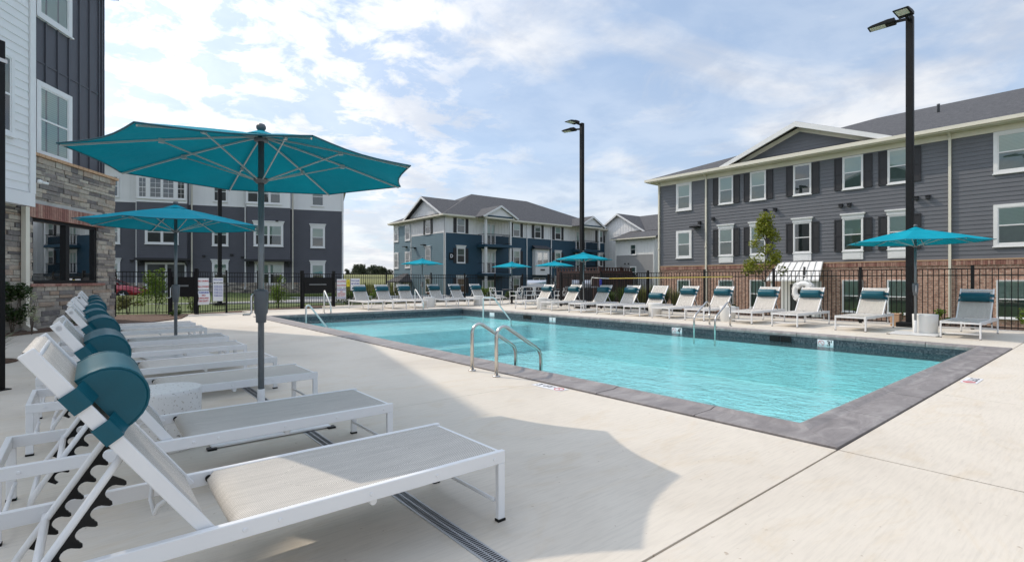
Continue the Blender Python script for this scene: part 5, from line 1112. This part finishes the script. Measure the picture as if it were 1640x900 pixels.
def chair_proto():
    rt = empty('dining_chair', (0, 0, 0), 0, '', 'chair', 'white dining chairs by the grills')
    s = MB(); s.box(-.23, .23, -.22, .22, .42, .45); s.build('seat', 'white_plastic', rt, bev=.01)
    for sx in (-1, 1):
        for sy in (-1, 1): l = MB(); l.bar((sx * .21, sy * .2, .42), (sx * .24, sy * .23, 0), .028, .028); l.build('leg', 'white_plastic', rt)
    b = MB(); b.bar((-.2, .21, .44), (-.19, .30, .82), .03, .025); b.bar((.2, .21, .44), (.19, .30, .82), .03, .025); b.bar((-.2, .30, .82), (.2, .30, .82), .05, .025); b.bar((-.19, .25, .6), (.0, .30, .82), .02, .02); b.bar((.19, .25, .6), (.0, .30, .82), .02, .02); b.bar((-.19, .25, .6), (0, .215, .45), .02, .02); b.bar((.19, .25, .6), (0, .215, .45), .02, .02); b.build('backrest', 'white_plastic', rt)
    for sx in (-1, 1): a = MB(); a.bar((sx * .22, .27, .65), (sx * .24, -.2, .65), .035, .02); a.bar((sx * .24, -.2, .65), (sx * .22, -.2, .43), .025, .025); a.build('armrest', 'white_plastic', rt)
    return rt
ch = chair_proto()
spots = [(15.75, 20.35, 100, 'leftmost white dining chair, in profile at the left of the table'), (16.2, 19.35, 190, 'white dining chair with its back to the pool at the umbrella table'), (17.2, 19.5, -115, 'white dining chair at the right of the umbrella table'), (17.9, 19.5, 60, 'white dining chair left of the second round table'), (18.1, 18.2, 200, 'white dining chair just behind the farthest lounger backrest'), (19.2, 18.3, -110, 'white dining chair nearest the right grill')]
for i, (x, y, a, lb) in enumerate(spots):
    c = ch if i == 0 else copy_tree(ch)
    c.location = (x, y, 0); c.rotation_euler = (0, 0, R(a)); c['label'] = lb
# ------------------------------------------------------------------ red car
def car():
    p = Vector((1.78, 38.7)) ; rt = empty('parked_car', (p.x - bd.x * 1.3, p.y - bd.y * 1.3, -.03), BH, 'red sedan parked on the street beyond the fence at the far left', 'car')
    # x forward; nose at +2.25
    prof = [(-2.25, .45, .70, .70), (-2.2, .28, .92, .80), (-1.7, .22, 1.02, .88), (-1.35, .20, 1.06, .90), (-.9, .20, 1.0, .90), (.6, .20, .98, .90), (1.0, .20, .96, .90), (1.6, .22, .88, .88), (2.05, .28, .74, .78), (2.25, .40, .60, .60)]
    b = MB(); vs = []
    for (x, zl, zh, hw) in prof:
        hw *= 1.0; zm = zl + (zh - zl) * .55
        for (y, z) in ((-hw * .86, zl), (-hw, zl + .12), (-hw * 1.0, zm), (-hw * .92, zh - .03), (-hw * .6, zh), (hw * .6, zh), (hw * .92, zh - .03), (hw, zm), (hw, zl + .12), (hw * .86, zl)): vs.append((x, y, z))
    m = 10; fs = [(i * m + j, i * m + (j + 1) % m, (i + 1) * m + (j + 1) % m, (i + 1) * m + j) for i in range(len(prof) - 1) for j in range(m)] + [tuple(range(m)), tuple(range(len(prof) * m - 1, (len(prof) - 1) * m - 1, -1))]
    b.add(vs, fs, True); body = b.build('body', 'car_red', rt)
    g = MB(); cab = [(-1.75, 1.0, .72), (-1.0, 1.36, .60), (-.2, 1.44, .58), (.35, 1.38, .58), (1.15, .96, .74)]; vs = []
    for (x, z, hw) in cab: vs += [(x, -.80, .97), (x, -hw, z), (x, hw, z), (x, .80, .97)]
    g.add(vs, [(i * 4 + j, i * 4 + j + 1, i * 4 + j + 5, i * 4 + j + 4) for i in range(4) for j in range(3)], True); g.build('windows', 'room_dark', rt)
    r_ = MB(); vs = []
    for (x, z, hw) in cab[1:4]: vs += [(x, -hw - .02, z - .02), (x, -hw + .06, z + .015), (x, hw - .06, z + .015), (x, hw + .02, z - .02)]
    r_.add(vs, [(i * 4 + j, i * 4 + j + 1, i * 4 + j + 5, i * 4 + j + 4) for i in range(2) for j in range(3)], True)
    for s in (-1, 1): r_.bar((-1.0, s * .61, 1.36), (-1.7, s * .76, 1.0), .06, .04); r_.bar((.35, s * .6, 1.38), (1.1, s * .76, .98), .05, .04); r_.bar((-.25, s * .6, 1.42), (-.3, s * .82, 1.0), .05, .03)
    r_.build('roof', 'car_red', rt)
    for x in (-1.3, 1.3):
        for s in (-1, 1):
            fr = Matrix.Translation((x, s * .80, .32)) @ Matrix.Rotation(R(90), 4, 'X')
            w = MB(fr); w.lathe([(.20, -.11), (.30, -.11), (.325, -.08), (.325, .08), (.30, .11), (.20, .11)], 24); wo = w.build('wheel', 'rubber', rt)
            h = MB(fr); h.lathe([(.05, .12), (.06, .115), (.20, .10), (.21, -.10), (.20, -.11), (.05, -.12)], 20)
            for k in range(5):
                a = 2 * math.pi * k / 5; h.bar((0, 0, .118 * (1 if s < 0 else -1)), (.19 * math.cos(a), .19 * math.sin(a), .11 * (1 if s < 0 else -1)), .04, .02)
            h.build('rim', 'alloy', wo)
    for s in (-1, 1): h = MB(); h.box(2.02, 2.17, s * .62 - .12, s * .62 + .12, .58, .70); h.build('headlight', 'lamp_glass', rt, bev=.02); m_ = MB(); m_.box(.75, .93, s * .93 - .07, s * .93 + .07, .95, 1.07); m_.build('mirror', 'car_red', rt, bev=.02)
car()
# ------------------------------------------------------------------ plants
def leaves(mb, c, rad, n, size, flat=.5, rnd=random, hollow=.35):
    for _ in range(n):
        while True:
            v = Vector((rnd.uniform(-1, 1), rnd.uniform(-1, 1), rnd.uniform(-1, 1)))
            if hollow < v.length < 1: break
        p = Vector((c[0] + v.x * rad[0], c[1] + v.y * rad[1], c[2] + v.z * rad[2])); s = size * rnd.uniform(.6, 1.3)
        a = Vector((rnd.uniform(-1, 1), rnd.uniform(-1, 1), rnd.uniform(-.6, .6))).normalized(); b = a.cross(Vector((rnd.uniform(-1, 1), rnd.uniform(-1, 1), rnd.uniform(.2, 1)))).normalized()
        mb.add([p - a * s, p + b * s * flat, p + a * s, p - b * s * flat], [(0, 1, 2, 3)])
def shrub(x, y, w, h, m, label, cat='shrub', group=None, n=900, leaf=.035, stems=7, z=None, seed=1, cl=12):
    rnd = random.Random(seed); z = terrain_z(x, y) if z is None else z
    rt = empty('shrub', (x, y, z), 0, label, cat, group); s = MB(); f = MB()
    for i in range(stems):
        a = rnd.uniform(0, 6.28); r = rnd.uniform(.2, .8) * w / 2; s.tube([(0, 0, -.05), (r * .4 * math.cos(a), r * .4 * math.sin(a), h * .4), (r * math.cos(a), r * math.sin(a), h * rnd.uniform(.6, .95))], .008, 5, r1=.003)
    for i in range(cl):
        a = rnd.uniform(0, 6.28); r = math.sqrt(rnd.random()) * w / 2 * .8; zz = rnd.uniform(.25, .92) * h; k = 1 - .45 * (zz / h)
        leaves(f, (r * k * math.cos(a), r * k * math.sin(a), zz), (w * .17, w * .17, h * .14), n // cl, leaf, rnd=rnd)
    s.build('stems', 'bark', rt); f.build('foliage', m, rt); return rt
def grass_clump(x, y, w, h, m, label, group=None, n=160, seed=1, z=None, name='ornamental_grass'):
    rnd = random.Random(seed); z = terrain_z(x, y) if z is None else z; f = MB()
    for _ in range(n):
        a = rnd.uniform(0, 6.28); r0 = rnd.uniform(0, .18) * w; r1 = rnd.uniform(.25, .62) * w; hh = h * rnd.uniform(.55, 1.05); ca, sa = math.cos(a), math.sin(a); t = .006 * (1 + h)
        p = [(r0 * ca, r0 * sa, 0), ((r0 * .6 + r1 * .4) * ca, (r0 * .6 + r1 * .4) * sa, hh * .65), (r1 * ca, r1 * sa, hh)]
        f.add([(p[0][0] - t * sa, p[0][1] + t * ca, 0), (p[0][0] + t * sa, p[0][1] - t * ca, 0), (p[1][0] + t * sa, p[1][1] - t * ca, p[1][2]), (p[1][0] - t * sa, p[1][1] + t * ca, p[1][2]), p[2]], [(0, 1, 2, 3), (3, 2, 4)])
    o = f.build(name, m); o.location = (x, y, z); return tag(o, label, 'grass', group)
shrub(1.9, 23.3, 1.5, 1.75, 'leaf_bright', 'bright yellow-green shrub behind the black fence near the red car', n=1500, seed=4, leaf=.045)
shrub(3.0, 22.9, 1.1, 1.3, 'leaf_bright', 'bright shrub behind the left black gate', n=900, seed=5, leaf=.045)
shrub(6.4, 24.0, 1.2, 1.6, 'leaf_bright', 'bright yellow-green shrub behind the fence right of the umbrella pole', n=1000, seed=6, leaf=.045)
shrub(2.25, 20.2, .5, .35, 'leaf_green', 'low dark green plant on the mulch in front of the left gate', n=350, seed=8, leaf=.04, z=.0)
shrub(1.1, 23.8, 1.2, .8, 'straw', 'dry grassy shrub at the left end behind the fence', n=700, seed=10, leaf=.05)
for i, (x, y, w, h, m, lb) in enumerate([(10.0, 25.2, 1.2, .7, 'leaf_green', 'green shrub behind the gap between the first and second back loungers'), (11.7, 25.2, 1.3, .8, 'leaf_bright', 'bright green shrub behind the second and third back loungers'), (14.9, 25.0, 1.2, .8, 'leaf_rust', 'rust-coloured shrub behind the back fence before the pale wall corner'), (18.6, 25.1, 1.4, .95, 'leaf_bright', 'bright green shrub behind the rightmost back lounger'), (20.4, 25.0, 1.3, .9, 'leaf_green', 'green shrub beyond the fence left of the dining chairs'), (23.9, 22.4, 1.2, 1.5, 'leaf_green', 'tall green shrub beyond the fence between the dining chairs')]):
    shrub(x, y, w, h, m, lb, n=700, leaf=.06, seed=20 + i, group='shrubs behind the back fence')
gl = ['clump of tall grass behind the lounger right of the dark umbrella pole', 'clump of tall grass left of the one with a low bolster lounger', 'tall grass clump directly behind the lounger with the low bolster', 'tall grass clump at the left end of the brick wall view', 'small grass clump in front of the brick base']
for i, (x, y, w, h) in enumerate([(17.7, 13.9, .9, 1.0), (17.8, 13.0, 1.0, 1.1), (17.8, 12.1, 1.0, 1.05), (17.8, 11.4, .9, .9), (17.8, 14.8, .8, .8)]):
    grass_clump(x, y, w, h, 'straw' if i % 2 else 'leaf_green', gl[i], 'grass clumps along the right fence', n=330, seed=40 + i, z=-.02)
for i, (x, y, w, h, m) in enumerate([(17.9, 9.2, .5, .35, 'leaf_dark'), (17.9, 6.9, .5, .4, 'leaf_dark'), (17.9, 5.2, .6, .4, 'leaf_green'), (17.9, 4.3, .55, .35, 'leaf_green'), (18.0, 2.6, .7, .55, 'leaf_green'), (18.0, 1.6, .8, .6, 'leaf_bright'), (17.95, 3.3, .5, .45, 'leaf_bright')]):
    shrub(x, y, w, h, m, ['low plant behind the ladder loungers at the right fence', 'low dark plant behind the white life ring', 'low plant left of the right lamp post beyond the fence', 'low plant just behind the right lamp post', 'green plant beyond the fence left of the last lounger', 'bright plant beyond the fence at the right edge of the picture', 'low bright plant between the lamp post and the last lounger'][i], n=300, leaf=.04, seed=60 + i, z=-.02, group='low plants in the strip behind the right fence')
shrub(-1.35, 15.95, .95, 1.1, 'leaf_dark', 'dark leafy shrub against the stone wall under the black window', n=1500, leaf=.04, seed=80, z=.03, cl=18)
shrub(-.05, 17.2, .8, .6, 'leaf_green', 'low green shrub at the stone wall behind the lounger backs', n=600, leaf=.035, seed=81, z=.03)
shrub(-1.0, 15.6, .3, .9, 'leaf_pale', 'pale flowering plant at the cream downspout', n=200, leaf=.028, seed=82, z=.03)
grass_clump(-1.25, 10.7, .95, .5, 'tuft', 'spiky pale grass tuft beside the black post at the left edge', n=150, seed=83, z=0.02)
pm_ = MB(); pm_.lathe([(.42, .002), (.40, .02), (.1, .05)], 20); o = pm_.build('mulch_patch', 'mulch'); o.location = (-1.25, 10.7, 0); tag(o, kind='structure')
for i in range(10):
    rnd = random.Random(90 + i); x = -3.0 + i * .52; t = i / 9
def sapling():
    rnd = random.Random(5); x, y = 22.0, 9.85; z = terrain_z(x, y); rt = empty('young_tree', (x, y, z), 0, 'slender young tree with sparse yellow-green leaves in front of the grey building', 'tree'); z0 = -z
    s = MB(); s.tube([(0, 0, -.1), (.03, 0, 1.2), (-.02, .03, 2.6), (.02, 0, 3.7 + z0)], .035, 8, r1=.008); f = MB()
    for i in range(44):
        t = rnd.random() ** 1.15; zz = 1.35 + z0 + t * 2.3; a = rnd.uniform(0, 6.28); r = (1.0 - t) * .75 * rnd.uniform(.3, 1) + .12
        tip = (r * math.cos(a), r * math.sin(a), zz + .25); s.tube([(0, 0, zz - .25), (tip[0] * .5, tip[1] * .5, zz), tip], .010, 5, r1=.003); leaves(f, tip, (.24, .24, .22), 70, .06, rnd=rnd, hollow=0)
    s.build('trunk', 'bark', rt); f.build('crown', 'leaf_young', rt)
sapling()
def far_tree(label):
    rnd = random.Random(77); rt = empty('tree', (0, 0, 0), 0, label, 'tree', 'distant trees on the horizon'); t = MB(); t.tube([(0, 0, -1), (0, 0, 4)], .35, 6, r1=.15); t.build('trunk', 'bark', rt)
    f = MB()
    for i in range(16):
        a = rnd.uniform(0, 6.28); r = rnd.uniform(0, 3.4); leaves(f, (r * math.cos(a), r * math.sin(a), rnd.uniform(2.5, 8.5) - r * .5), (1.7, 1.7, 1.5), 60, .6, rnd=rnd, hollow=0)
    f.build('crown', 'leaf_far', rt); return rt
ft = far_tree('')
def ray(px, Z):
    X = (px - 820) / 820 * Z; h_ = R(HEAD); return (Z * math.cos(h_) + X * math.sin(h_), Z * math.sin(h_) - X * math.cos(h_))
rnd = random.Random(12)
for i, px in enumerate([558, 566, 573, 581, 588, 595, 601, 607, 613, 619, 625, 631, 638, 644]):
    c = ft if i == 0 else copy_tree(ft); Z = 420 + rnd.uniform(-25, 25); x, y = ray(px, Z); c.location = (x, y, 3.2); s = (0.85, 1.1, 1.25, 1.3, .95, 1.05, 1.2, 1.1, 1.0, .9, .8, .55, .5, .45)[i]; c.scale = (s, s, s); c.rotation_euler = (0, 0, rnd.uniform(0, 6)); c['label'] = 'hazy green tree on the horizon between the slate and navy buildings'
# grassy field tufts give the bank beyond the fence its rough yellow look
fg = MB(); rnd = random.Random(31)
for _ in range(5000):
    px = rnd.uniform(552, 640); Z = 42 + rnd.random() ** 2 * 60; x, y = ray(px, Z); z = terrain_z(x, y); hh = rnd.uniform(.4, 1.3); a = rnd.uniform(0, 3.14); w = rnd.uniform(.05, .16)
    fg.add([(x - w * math.cos(a), y - w * math.sin(a), z - .1), (x + w * math.cos(a), y + w * math.sin(a), z - .1), (x + rnd.uniform(-.2, .2), y + rnd.uniform(-.2, .2), z + hh)], [(0, 1, 2)])
tag(fg.build('tall_field_grass', 'field'), 'rough yellow-green tall grass on the field beyond the back fence', 'grass', kind='stuff')
